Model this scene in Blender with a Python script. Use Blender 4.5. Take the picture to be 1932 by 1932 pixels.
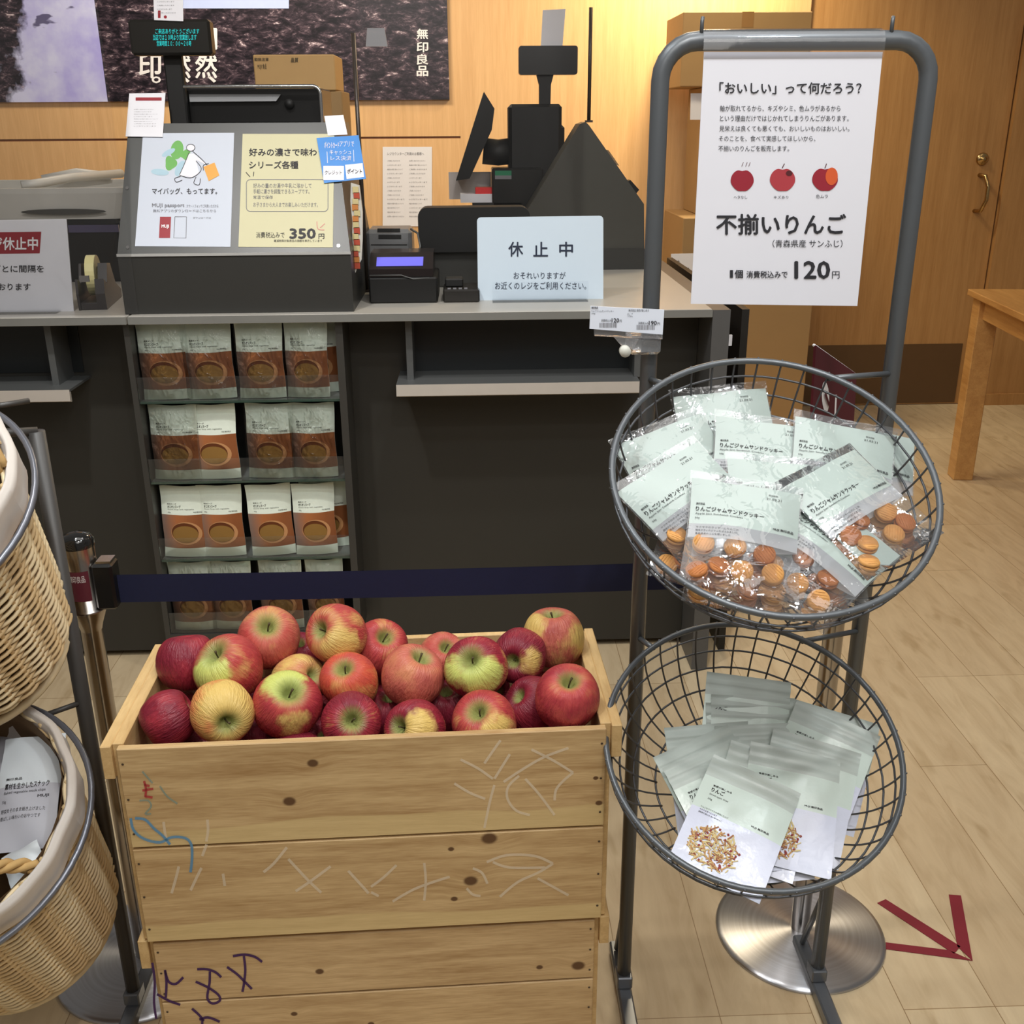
import bpy, math, random
from mathutils import Vector, Matrix, noise
random.seed(7)
for _o in list(bpy.data.objects): bpy.data.objects.remove(_o)
SC = bpy.context.scene
COL = SC.collection
R = math.radians
# ------------------------------------------------------------------ camera
F = 1956.0; CAM = Vector((0, 0, 1.42)); TH = R(20.6); YAW = R(2.0); ROLL = R(0.38)
FW = Vector((math.sin(YAW)*math.cos(TH), math.cos(YAW)*math.cos(TH), -math.sin(TH)))
_r = Vector((math.cos(YAW), -math.sin(YAW), 0)); _u = _r.cross(FW)
RT = _r*math.cos(ROLL) - _u*math.sin(ROLL); UP = _u*math.cos(ROLL) + _r*math.sin(ROLL)
cam = bpy.data.cameras.new('camera'); camo = bpy.data.objects.new('camera', cam); COL.objects.link(camo)
cam.sensor_fit = 'HORIZONTAL'; cam.sensor_width = 36; cam.lens = 36*F/1932; cam.clip_start = .05
camo.matrix_world = Matrix(((RT.x, UP.x, -FW.x, CAM.x), (RT.y, UP.y, -FW.y, CAM.y), (RT.z, UP.z, -FW.z, CAM.z), (0, 0, 0, 1)))
SC.camera = camo
# ------------------------------------------------------------------ world, lamps, exposure
W = bpy.data.worlds.new('world'); SC.world = W; W.use_nodes = True
W.node_tree.nodes['Background'].inputs[0].default_value = (1.0, .93, .85, 1)
W.node_tree.nodes['Background'].inputs[1].default_value = .16
SC.view_settings.view_transform = 'Standard'; SC.view_settings.look = 'None'
SC.view_settings.exposure = 0.0; SC.view_settings.gamma = 1; SC.view_settings.use_curve_mapping = False
SC.cycles.transparent_max_bounces = 32
SC.cycles.max_bounces = 8
def lamp(loc, target, size, power, color, size_y=None, shape='RECTANGLE', spread=180):
    l = bpy.data.lights.new('ceiling_or_fill_lamp', 'AREA'); l.energy = power; l.color = color; l.shape = shape
    l.size = size; l.size_y = size_y or size; l.spread = R(spread)
    o = bpy.data.objects.new('ceiling_or_fill_lamp', l); COL.objects.link(o); o.location = loc
    o.rotation_euler = (Vector(target)-Vector(loc)).to_track_quat('-Z', 'Y').to_euler()
    return o
WARM = (1, .80, .58); NEUT = (1, .97, .93); COOL = (.90, .97, 1)
lamp((.1, -.55, 2.5), (.2, 1.2, .6), 1.5, 15, NEUT, .9)
lamp((.1, 1.25, 2.75), (.1, 1.25, 0), 1.8, 11, NEUT, .9)
lamp((.7, .75, 2.6), (.4, 1.25, .8), .12, 2.2, COOL, shape='DISK', spread=100)
lamp((-.55, .8, 2.6), (-.4, 1.2, .7), .12, 3.5, COOL, shape='DISK', spread=100)
lamp((.25, .2, 2.6), (.1, 1.3, .6), .10, 4, NEUT, shape='DISK', spread=110)
lamp((-.7, 1.4, 2.7), (-.75, 2.5, .9), .10, 8, NEUT, shape='DISK', spread=110)
lamp((.3, 1.7, 2.7), (.4, 2.7, .9), .10, 4.5, NEUT, shape='DISK', spread=110)
lamp((.9, .1, 2.5), (.9, 1.2, 0), .9, 6, NEUT, .5)  # unseen soft fill added to brighten the near floor at the right
lamp((1.05, 4.75, 2.62), (1.0, 5.26, 1.6), .25, 20, (1, .86, .60), shape='DISK', spread=120)
lamp((-.9, 4.2, 2.7), (-.9, 5.26, 1.3), .8, 31, (1, .88, .70), .3)
lamp((.7, 3.9, 2.7), (.6, 3.6, .9), .5, 16, (1, .82, .55), .3)
lamp((2.6, 3.4, 2.7), (2.4, 4.6, .6), .8, 3.8, (1, .80, .55), .4)
lamp((1.7, 2.2, 2.7), (1.6, 2.4, 0), .9, 1.0, (1, .84, .64), .5)
# ------------------------------------------------------------------ rays (pixel of the photograph -> point in the place)
def ray(px, py): return FW + RT*((px-966)/F) - UP*((py-966)/F)
def at(px, py, Y):
    d = ray(px, py); return CAM + d*(Y/d.y)
def atz(px, py, z):
    d = ray(px, py); return CAM + d*((z-CAM.z)/d.z)
def hit(px, py, p0, n):
    d = ray(px, py); return CAM + d*((Vector(p0)-CAM).dot(n)/d.dot(n))
# ------------------------------------------------------------------ materials
MATS = {}
def lin(c):
    return tuple((v/12.92 if v <= .04045 else ((v+.055)/1.055)**2.4) for v in c)
def rgb(r, g, b): return lin((r/255, g/255, b/255))
def newmat(name):
    m = bpy.data.materials.new(name); m.use_nodes = True
    nt = m.node_tree; b = nt.nodes['Principled BSDF']
    return m, nt, b
def N(nt, t, **k):
    n = nt.nodes.new(t)
    for a, v in k.items():
        if a in n.inputs: n.inputs[a].default_value = v
        else: setattr(n, a, v)
    return n
def mat(name, color, rough=.5, metal=0, var=.06, scale=30, bump=0, bscale=None, spec=None, emit=None, coat=0, alpha=None):
    """plain surface with a little mottling in colour and roughness"""
    if name in MATS: return MATS[name]
    m, nt, b = newmat(name); L = nt.links.new
    tc = N(nt, 'ShaderNodeTexCoord'); no = N(nt, 'ShaderNodeTexNoise', Scale=float(scale), Detail=3.0)
    L(tc.outputs['Object'], no.inputs['Vector'])
    mx = N(nt, 'ShaderNodeMix', data_type='RGBA'); L(no.outputs['Fac'], mx.inputs[0])
    mx.inputs[6].default_value = (*[max(0, c*(1-var)) for c in color], 1)
    mx.inputs[7].default_value = (*[min(1, c*(1+var)) for c in color], 1)
    L(mx.outputs[2], b.inputs['Base Color'])
    b.inputs['Roughness'].default_value = rough; b.inputs['Metallic'].default_value = metal
    if spec is not None: b.inputs['Specular IOR Level'].default_value = spec
    if coat: b.inputs['Coat Weight'].default_value = coat; b.inputs['Coat Roughness'].default_value = .08
    if emit: b.inputs['Emission Color'].default_value = (*emit[0], 1); b.inputs['Emission Strength'].default_value = emit[1]
    if alpha is not None: b.inputs['Alpha'].default_value = alpha
    if bump:
        n2 = N(nt, 'ShaderNodeTexNoise', Scale=float(bscale or scale), Detail=4.0); L(tc.outputs['Object'], n2.inputs['Vector'])
        bp = N(nt, 'ShaderNodeBump', Strength=1.0, Distance=float(bump)); L(n2.outputs['Fac'], bp.inputs['Height']); L(bp.outputs[0], b.inputs['Normal'])
    MATS[name] = m; return m
def film(name, tint=(1, 1, 1), bump=.004, bscale=25, rough=.06, haze=.0, gloss=1.0, stretch=(1, 1, 1)):
    """thin clear plastic: lets light straight through, mirrors at its wrinkles"""
    if name in MATS: return MATS[name]
    m, nt, b = newmat(name); L = nt.links.new; nt.nodes.remove(b)
    out = nt.nodes['Material Output']
    tc = N(nt, 'ShaderNodeTexCoord'); mp = N(nt, 'ShaderNodeMapping'); mp.inputs['Scale'].default_value = stretch
    L(tc.outputs['Object'], mp.inputs[0])
    no = N(nt, 'ShaderNodeTexNoise', Scale=float(bscale), Detail=3.0, Distortion=.6); L(mp.outputs[0], no.inputs['Vector'])
    bp = N(nt, 'ShaderNodeBump', Strength=1.0, Distance=float(bump)); L(no.outputs['Fac'], bp.inputs['Height'])
    tr = N(nt, 'ShaderNodeBsdfTransparent'); tr.inputs[0].default_value = (*tint, 1)
    gl = N(nt, 'ShaderNodeBsdfGlossy', Roughness=float(rough)); L(bp.outputs[0], gl.inputs['Normal'])
    fr = N(nt, 'ShaderNodeFresnel', IOR=1.5); L(bp.outputs[0], fr.inputs['Normal'])
    mu = N(nt, 'ShaderNodeMath', operation='MULTIPLY'); L(fr.outputs[0], mu.inputs[0]); mu.inputs[1].default_value = gloss
    ms = N(nt, 'ShaderNodeMixShader'); L(mu.outputs[0], ms.inputs[0]); L(tr.outputs[0], ms.inputs[1]); L(gl.outputs[0], ms.inputs[2])
    last = ms
    if haze:
        df = N(nt, 'ShaderNodeBsdfDiffuse'); df.inputs[0].default_value = (.8, .82, .85, 1)
        m2 = N(nt, 'ShaderNodeMixShader', Fac=haze); L(ms.outputs[0], m2.inputs[1]); L(df.outputs[0], m2.inputs[2]); last = m2
    L(last.outputs[0], out.inputs[0]); MATS[name] = m; return m
def ramp(nt, stops):
    r = N(nt, 'ShaderNodeValToRGB'); e = r.color_ramp.elements
    while len(e) < len(stops): e.new(.5)
    for i, (p, c) in enumerate(stops): e[i].position = p; e[i].color = (*c, 1)
    return r
def wood(name, dark, light, grain=(1, 14, 14), scale=3.0, rough=.5, knots=(), sap=None, seams=None, bump=.0006, blotch=.0, coat=0):
    """grain runs along the axis with the small factor; knots = (x,y,z,r) in object space; seams = (axis, positions, width)"""
    if name in MATS: return MATS[name]
    m, nt, b = newmat(name); L = nt.links.new
    tc = N(nt, 'ShaderNodeTexCoord'); P = tc.outputs['Object']
    vec = P
    warp = None
    kmask = None
    for (kx, ky, kz, kr) in knots:
        d = N(nt, 'ShaderNodeVectorMath', operation='SUBTRACT'); L(P, d.inputs[0]); d.inputs[1].default_value = (kx, ky, kz)
        s = N(nt, 'ShaderNodeVectorMath', operation='MULTIPLY'); L(d.outputs[0], s.inputs[0]); s.inputs[1].default_value = (.8, 0, 1)
        ln = N(nt, 'ShaderNodeVectorMath', operation='LENGTH'); L(s.outputs[0], ln.inputs[0])
        a = N(nt, 'ShaderNodeMapRange', interpolation_type='SMOOTHSTEP'); L(ln.outputs['Value'], a.inputs[0])
        a.inputs[1].default_value = kr*.7; a.inputs[2].default_value = kr*1.25; a.inputs[3].default_value = 1; a.inputs[4].default_value = 0
        w = N(nt, 'ShaderNodeMapRange', interpolation_type='SMOOTHSTEP'); L(ln.outputs['Value'], w.inputs[0])
        w.inputs[1].default_value = 0; w.inputs[2].default_value = kr*5; w.inputs[3].default_value = kr*1.2; w.inputs[4].default_value = 0
        if kmask is None: kmask, warp = a, w
        else:
            q = N(nt, 'ShaderNodeMath', operation='MAXIMUM'); L(kmask.outputs[0], q.inputs[0]); L(a.outputs[0], q.inputs[1]); kmask = q
            q = N(nt, 'ShaderNodeMath', operation='ADD'); L(warp.outputs[0], q.inputs[0]); L(w.outputs[0], q.inputs[1]); warp = q
    if warp:
        c = N(nt, 'ShaderNodeCombineXYZ'); L(warp.outputs[0], c.inputs[2])
        ad = N(nt, 'ShaderNodeVectorMath', operation='ADD'); L(P, ad.inputs[0]); L(c.outputs[0], ad.inputs[1]); vec = ad.outputs[0]
    mp = N(nt, 'ShaderNodeMapping'); mp.inputs['Scale'].default_value = grain; L(vec, mp.inputs[0])
    n1 = N(nt, 'ShaderNodeTexNoise', Scale=float(scale), Detail=6.0, Roughness=.6, Distortion=.3); L(mp.outputs[0], n1.inputs['Vector'])
    n2 = N(nt, 'ShaderNodeTexNoise', Scale=float(scale)*7, Detail=3.0); L(mp.outputs[0], n2.inputs['Vector'])
    mixf = N(nt, 'ShaderNodeMath', operation='MULTIPLY_ADD'); L(n2.outputs['Fac'], mixf.inputs[0]); mixf.inputs[1].default_value = .35; 
    m1 = N(nt, 'ShaderNodeMath', operation='MULTIPLY'); L(n1.outputs['Fac'], m1.inputs[0]); m1.inputs[1].default_value = .75; L(m1.outputs[0], mixf.inputs[2])
    rp = ramp(nt, [(.34, dark), (.68, light)]); L(mixf.outputs[0], rp.inputs[0]); col = rp.outputs[0]
    if sap:
        # pale sapwood along the lower edge of each board: (list of (z0,z1)), colour
        sp = N(nt, 'ShaderNodeSeparateXYZ'); L(P, sp.inputs[0])
        nz = N(nt, 'ShaderNodeTexNoise', Scale=3.0, Detail=1.0); L(P, nz.inputs['Vector'])
        zz = N(nt, 'ShaderNodeMath', operation='MULTIPLY_ADD'); L(nz.outputs['Fac'], zz.inputs[0]); zz.inputs[1].default_value = .05; L(sp.outputs[2], zz.inputs[2])
        tot = None
        for (z0, z1) in sap[0]:
            a = N(nt, 'ShaderNodeMapRange'); L(zz.outputs[0], a.inputs[0]); a.inputs[1].default_value = z1+.024; a.inputs[2].default_value = z1+.027; a.inputs[3].default_value = 1; a.inputs[4].default_value = 0
            g = N(nt, 'ShaderNodeMath', operation='GREATER_THAN'); L(sp.outputs[2], g.inputs[0]); g.inputs[1].default_value = z0
            q = N(nt, 'ShaderNodeMath', operation='MULTIPLY'); L(a.outputs[0], q.inputs[0]); L(g.outputs[0], q.inputs[1])
            if tot is None: tot = q
            else:
                t = N(nt, 'ShaderNodeMath', operation='MAXIMUM'); L(tot.outputs[0], t.inputs[0]); L(q.outputs[0], t.inputs[1]); tot = t
        h = N(nt, 'ShaderNodeMath', operation='MULTIPLY'); L(tot.outputs[0], h.inputs[0]); h.inputs[1].default_value = .55
        mx = N(nt, 'ShaderNodeMix', data_type='RGBA'); L(h.outputs[0], mx.inputs[0]); L(col, mx.inputs[6]); mx.inputs[7].default_value = (*sap[1], 1); col = mx.outputs[2]
    if blotch:
        nb = N(nt, 'ShaderNodeTexNoise', Scale=1.7, Detail=3.0); L(P, nb.inputs['Vector'])
        r2 = ramp(nt, [(.35, (1-blotch,)*3), (.65, (1, 1, 1))]); L(nb.outputs['Fac'], r2.inputs[0])
        mx = N(nt, 'ShaderNodeMix', data_type='RGBA', blend_type='MULTIPLY'); mx.inputs[0].default_value = 1; L(col, mx.inputs[6]); L(r2.outputs[0], mx.inputs[7]); col = mx.outputs[2]
    if kmask:
        mx = N(nt, 'ShaderNodeMix', data_type='RGBA'); L(kmask.outputs[0], mx.inputs[0]); L(col, mx.inputs[6]); mx.inputs[7].default_value = (*rgb(92, 62, 34), 1); col = mx.outputs[2]
    L(col, b.inputs['Base Color']); b.inputs['Roughness'].default_value = rough
    if coat: b.inputs['Coat Weight'].default_value = coat; b.inputs['Coat Roughness'].default_value = .15
    bp = N(nt, 'ShaderNodeBump', Strength=1.0, Distance=float(bump)); L(mixf.outputs[0], bp.inputs['Height']); L(bp.outputs[0], b.inputs['Normal'])
    MATS[name] = m; return m
# ------------------------------------------------------------------ mesh builder
class MB:
    def __init__(s): s.v = []; s.f = []; s.m = []; s.sm = []
    def add(s, vs, fs, mi=0, smooth=False, M=None):
        o = len(s.v)
        for v in vs:
            v = Vector(v); s.v.append(M @ v if M else v)
        for f in fs: s.f.append(tuple(i+o for i in f)); s.m.append(mi); s.sm.append(smooth)
        return s
    def box(s, x0, x1, y0, y1, z0, z1, mi=0, M=None, bev=0):
        if x1 < x0: x0, x1 = x1, x0
        if y1 < y0: y0, y1 = y1, y0
        if z1 < z0: z0, z1 = z1, z0
        if not bev:
            vs = [(x, y, z) for x in (x0, x1) for y in (y0, y1) for z in (z0, z1)]
            return s.add(vs, [(0, 1, 3, 2), (4, 6, 7, 5), (0, 4, 5, 1), (2, 3, 7, 6), (0, 2, 6, 4), (1, 5, 7, 3)], mi, False, M)
        b = bev; vs = []
        for ix, x in enumerate((x0, x1)):
            for iy, y in enumerate((y0, y1)):
                for iz, z in enumerate((z0, z1)):
                    sx, sy, sz = (1 if ix == 0 else -1), (1 if iy == 0 else -1), (1 if iz == 0 else -1)
                    vs += [(x, y+sy*b, z+sz*b), (x+sx*b, y, z+sz*b), (x+sx*b, y+sy*b, z)]
        def i(ix, iy, iz, k): return (ix*4+iy*2+iz)*3+k
        fs = []
        for a in (0, 1):
            q = [i(a, 0, 0, 0), i(a, 1, 0, 0), i(a, 1, 1, 0), i(a, 0, 1, 0)]; fs.append(q if a else q[::-1])
            q = [i(0, a, 0, 1), i(1, a, 0, 1), i(1, a, 1, 1), i(0, a, 1, 1)]; fs.append(q[::-1] if a else q)
            q = [i(0, 0, a, 2), i(1, 0, a, 2), i(1, 1, a, 2), i(0, 1, a, 2)]; fs.append(q if a else q[::-1])
        for a in (0, 1):
            for c in (0, 1):
                fs.append((i(a, c, 0, 0), i(a, c, 1, 0), i(a, c, 1, 1), i(a, c, 0, 1)))
                fs.append((i(a, 0, c, 0), i(a, 1, c, 0), i(a, 1, c, 2), i(a, 0, c, 2)))
                fs.append((i(0, a, c, 1), i(1, a, c, 1), i(1, a, c, 2), i(0, a, c, 2)))
                for e in (0, 1): fs.append((i(a, c, e, 0), i(a, c, e, 1), i(a, c, e, 2)))
        return s.add(vs, fs, mi, False, M)
    def quad(s, a, b, c, d, mi=0): return s.add([a, b, c, d], [(0, 1, 2, 3)], mi)
    def prism(s, poly, n, mi=0):
        """planar polygon extruded by vector n"""
        k = len(poly); n = Vector(n); p = [Vector(q) for q in poly]
        vs = p + [q+n for q in p]
        fs = [tuple(range(k))[::-1], tuple(range(k, 2*k))] + [(i, (i+1) % k, k+(i+1) % k, k+i) for i in range(k)]
        return s.add(vs, fs, mi)
    def tube(s, pts, r, n=8, mi=0, closed=False, cap=True, rr=None, M=None):
        pts = [Vector(p) for p in pts]; k = len(pts); vs = []; prev = None
        for i, p in enumerate(pts):
            a = pts[(i-1) % k] if (closed or i > 0) else p; c = pts[(i+1) % k] if (closed or i < k-1) else p
            t = (c-a).normalized()
            if prev is None:
                q = Vector((0, 0, 1)) if abs(t.z) < .9 else Vector((1, 0, 0)); u = t.cross(q).normalized()
            else: u = (prev - t*prev.dot(t)).normalized()
            prev = u; w = t.cross(u); ri = rr[i] if rr else r
            for j in range(n):
                an = 2*math.pi*j/n; vs.append(p+u*math.cos(an)*ri+w*math.sin(an)*ri)
        fs = []
        for i in range(k if closed else k-1):
            for j in range(n):
                a = i*n+j; b2 = i*n+(j+1) % n; c = ((i+1) % k)*n+(j+1) % n; d = ((i+1) % k)*n+j
                fs.append((a, b2, c, d))
        if not closed and cap: fs.append(tuple(range(n))[::-1]); fs.append(tuple((k-1)*n+j for j in range(n)))
        return s.add(vs, fs, mi, True, M)
    def lathe(s, prof, n=32, mi=0, M=None, smooth=True, mis=None):
        vs = []; fs = []; k = len(prof)
        for i in range(n):
            a = 2*math.pi*i/n
            for (r, z) in prof: vs.append((r*math.cos(a), r*math.sin(a), z))
        o = len(s.v); s.add(vs, [], mi, smooth, M)
        for i in range(n):
            for j in range(k-1):
                a = i*k+j; b2 = ((i+1) % n)*k+j
                f = (a, b2, b2+1, a+1)
                s.f.append(tuple(q+o for q in f)); s.m.append(mis[j] if mis else mi); s.sm.append(smooth)
        return s
    def grid(s, fn, nu, nv, mi=0, smooth=True, M=None, mif=None):
        vs = [fn(i/nu, j/nv) for j in range(nv+1) for i in range(nu+1)]; o = len(s.v); s.add(vs, [], mi, smooth, M)
        for j in range(nv):
            for i in range(nu):
                a = j*(nu+1)+i; s.f.append((a+o, a+1+o, a+nu+2+o, a+nu+1+o)); s.m.append(mif((i+.5)/nu, (j+.5)/nv) if mif else mi); s.sm.append(smooth)
        return s
    def obj(s, name, mats, parent=None, local=False, weld=False):
        if not isinstance(mats, (list, tuple)): mats = [mats]
        P = WM.get(parent.name) if parent is not None else None
        vs = s.v
        if P is not None and not local:
            inv = P.inverted(); vs = [inv @ v for v in s.v]
        me = bpy.data.meshes.new(name); me.from_pydata([tuple(v) for v in vs], [], s.f); 
        for m in mats: me.materials.append(m)
        me.polygons.foreach_set('material_index', s.m); me.polygons.foreach_set('use_smooth', s.sm)
        if weld:
            import bmesh
            bm = bmesh.new(); bm.from_mesh(me); bmesh.ops.remove_doubles(bm, verts=bm.verts, dist=1e-5); bmesh.ops.recalc_face_normals(bm, faces=bm.faces); bm.to_mesh(me); bm.free()
        me.update()
        o = bpy.data.objects.new(name, me); COL.objects.link(o)
        if parent is not None:
            o.parent = parent; WM[o.name] = WM[parent.name]
        else: WM[o.name] = Matrix()
        return o
WM = {}
def thing(name, label, cat, loc=(0, 0, 0), rot=None, group=None, M=None):
    o = bpy.data.objects.new(name, None); COL.objects.link(o); o.empty_display_size = .05
    if M is None: M = Matrix.Translation(Vector(loc)) @ (rot.to_matrix().to_4x4() if rot else Matrix())
    o.matrix_world = M; WM[o.name] = M.copy(); o['label'] = label; o['category'] = cat
    if group: o['group'] = group
    return o
def tag(o, label, cat, group=None):
    o['label'] = label; o['category'] = cat
    if group: o['group'] = group
    return o
def struct(o): o['kind'] = 'structure'; return o
def copy_tree(root, M, label, group=None):
    def cp(o, parent):
        c = o.copy(); COL.objects.link(c)
        if parent is not None: c.parent = parent
        for ch in KIDS.get(o.name, []): cp(ch, c)
        return c
    r = cp(root, None); r.matrix_world = M; WM[r.name] = M.copy(); r['label'] = label
    if group: r['group'] = group
    return r
KIDS = {}
def index_kids(root):
    for o in list(bpy.data.objects):
        if o.parent is not None: 
            l = KIDS.setdefault(o.parent.name, [])
            if o not in l: l.append(o)
# ------------------------------------------------------------------ lettering
_TX = {}
def textgeo(s, bold):
    k = (s, bold)
    if k in _TX: return _TX[k]
    cu = bpy.data.curves.new('t', 'FONT'); cu.body = s; cu.size = 1; cu.resolution_u = 2
    ob = bpy.data.objects.new('t', cu); COL.objects.link(ob)
    bpy.context.view_layer.update()
    me = ob.evaluated_get(bpy.context.evaluated_depsgraph_get()).to_mesh()
    vs = [v.co.copy() for v in me.vertices]; fs = [tuple(p.vertices) for p in me.polygons]
    ob.evaluated_get(bpy.context.evaluated_depsgraph_get()).to_mesh_clear()
    bpy.data.objects.remove(ob); bpy.data.curves.remove(cu)
    if bold >= .015 and vs:   # heavier strokes: the same glyphs laid down again a hair to each side
        b_ = min(.045, bold)*.75; n_ = len(vs); base_v, base_f = vs, fs; vs, fs = [], []
        for k_, (ox, oy) in enumerate(((-b_, 0), (b_, 0), (0, -b_), (0, b_))):
            vs += [Vector((v.x+ox, v.y+oy, 0)) for v in base_v]; fs += [tuple(i+k_*n_ for i in f) for f in base_f]
            for q_ in vs[-n_:]: q_.z = k_*.25
    if not vs: vs = [Vector((0, 0, 0)), Vector((1, 1, 0))]; fs = []
    x0 = min(v.x for v in vs); x1 = max(v.x for v in vs); y0 = min(v.y for v in vs); y1 = max(v.y for v in vs)
    _TX[k] = ([Vector(((v.x-x0)/max(1e-6, x1-x0), (v.y-y0)/max(1e-6, y1-y0), v.z)) for v in vs], fs, (x1-x0)/max(1e-6, y1-y0)); return _TX[k]
class Face:
    """a flat face in the place: origin o, unit axes u (right), v (up), n towards the viewer"""
    def __init__(s, o, u, n, eps=.0006):
        s.o = Vector(o); s.n = Vector(n).normalized(); s.u = (Vector(u)-s.n*Vector(u).dot(s.n)).normalized(); s.v = s.n.cross(s.u); s.eps = eps
    def uv(s, px, py):
        d = hit(px, py, s.o, s.n)-s.o; return d.dot(s.u), d.dot(s.v)
    def P(s, x, y, e=1.0): return s.o+s.u*x+s.v*y+s.n*(s.eps*e)
    def text(s, mb, t, x0, y0, x1, y1, mi=0, bold=.0, e=2.0):
        vs, fs, _ = textgeo(t, bold); mb.add([s.P(x0+v.x*(x1-x0), y0+v.y*(y1-y0), e+v.z) for v in vs], fs, mi)
    def ptext(s, mb, t, px0, py0, px1, py1, mi=0, bold=.0, e=2.0):
        a = s.uv(px0, py0); b = s.uv(px1, py1); c = s.uv(px0, py1); d = s.uv(px1, py0)
        vs, fs, _ = textgeo(t, bold); o = []
        for v in vs:
            x = (c[0]*(1-v.x)+b[0]*v.x)*(1-v.y)+(a[0]*(1-v.x)+d[0]*v.x)*v.y
            y = (c[1]*(1-v.x)+b[1]*v.x)*(1-v.y)+(a[1]*(1-v.x)+d[1]*v.x)*v.y
            o.append(s.P(x, y, e+v.z))
        mb.add(o, fs, mi)
    def rect(s, mb, x0, y0, x1, y1, mi=0, e=1.0): mb.quad(s.P(x0, y0, e), s.P(x1, y0, e), s.P(x1, y1, e), s.P(x0, y1, e), mi)
    def prect(s, mb, px0, py0, px1, py1, mi=0, e=1.0):
        q = [s.uv(px0, py1), s.uv(px1, py1), s.uv(px1, py0), s.uv(px0, py0)]; mb.quad(*[s.P(*c, e) for c in q], mi)
    def ppoly(s, mb, pts, mi=0, e=1.0):
        mb.add([s.P(*s.uv(*p), e) for p in pts], [tuple(range(len(pts)))], mi)
    def pblob(s, mb, px, py, rx, ry, mi=0, e=1.0, n=24, rot=0, lump=0):
        pts = []
        for i in range(n):
            a = -2*math.pi*i/n; k = 1+lump*math.sin(a*3+px); x = rx*k*math.cos(a); y = ry*k*math.sin(a)
            pts.append((px+x*math.cos(rot)-y*math.sin(rot), py+x*math.sin(rot)+y*math.cos(rot)))
        s.ppoly(mb, pts, mi, e)
    def pstroke(s, mb, pts, w, mi=0, e=1.5, sub=4):
        """a pen or chalk stroke through photo points, w pixels wide"""
        P = []
        k = len(pts)
        for i in range(k-1):
            p0 = pts[max(0, i-1)]; p1 = pts[i]; p2 = pts[i+1]; p3 = pts[min(k-1, i+2)]
            for j in range(sub):
                t = j/sub
                P.append(tuple(.5*((2*p1[c])+(-p0[c]+p2[c])*t+(2*p0[c]-5*p1[c]+4*p2[c]-p3[c])*t*t+(-p0[c]+3*p1[c]-3*p2[c]+p3[c])*t**3) for c in (0, 1)))
        P.append(pts[-1]); vs = []; fs = []
        for i, p in enumerate(P):
            a = P[max(0, i-1)]; c = P[min(len(P)-1, i+1)]; dx, dy = c[0]-a[0], c[1]-a[1]; l = math.hypot(dx, dy) or 1
            nx, ny = -dy/l*w/2, dx/l*w/2
            vs += [s.P(*s.uv(p[0]+nx, p[1]+ny), e), s.P(*s.uv(p[0]-nx, p[1]-ny), e)]
        for i in range(len(P)-1): fs.append((2*i, 2*i+1, 2*i+3, 2*i+2))
        mb.add(vs, fs, mi)
INK = mat('black_ink', rgb(38, 36, 40), .6, var=.05)
def rounded(x0, y0, x1, y1, r, n=5):
    pts = []
    for cx, cy, a0 in ((x1-r, y1-r, 0), (x0+r, y1-r, 90), (x0+r, y0+r, 180), (x1-r, y0+r, 270)):
        for i in range(n+1): a = R(a0+90*i/n); pts.append((cx+r*math.cos(a), cy+r*math.sin(a)))
    return pts
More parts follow.
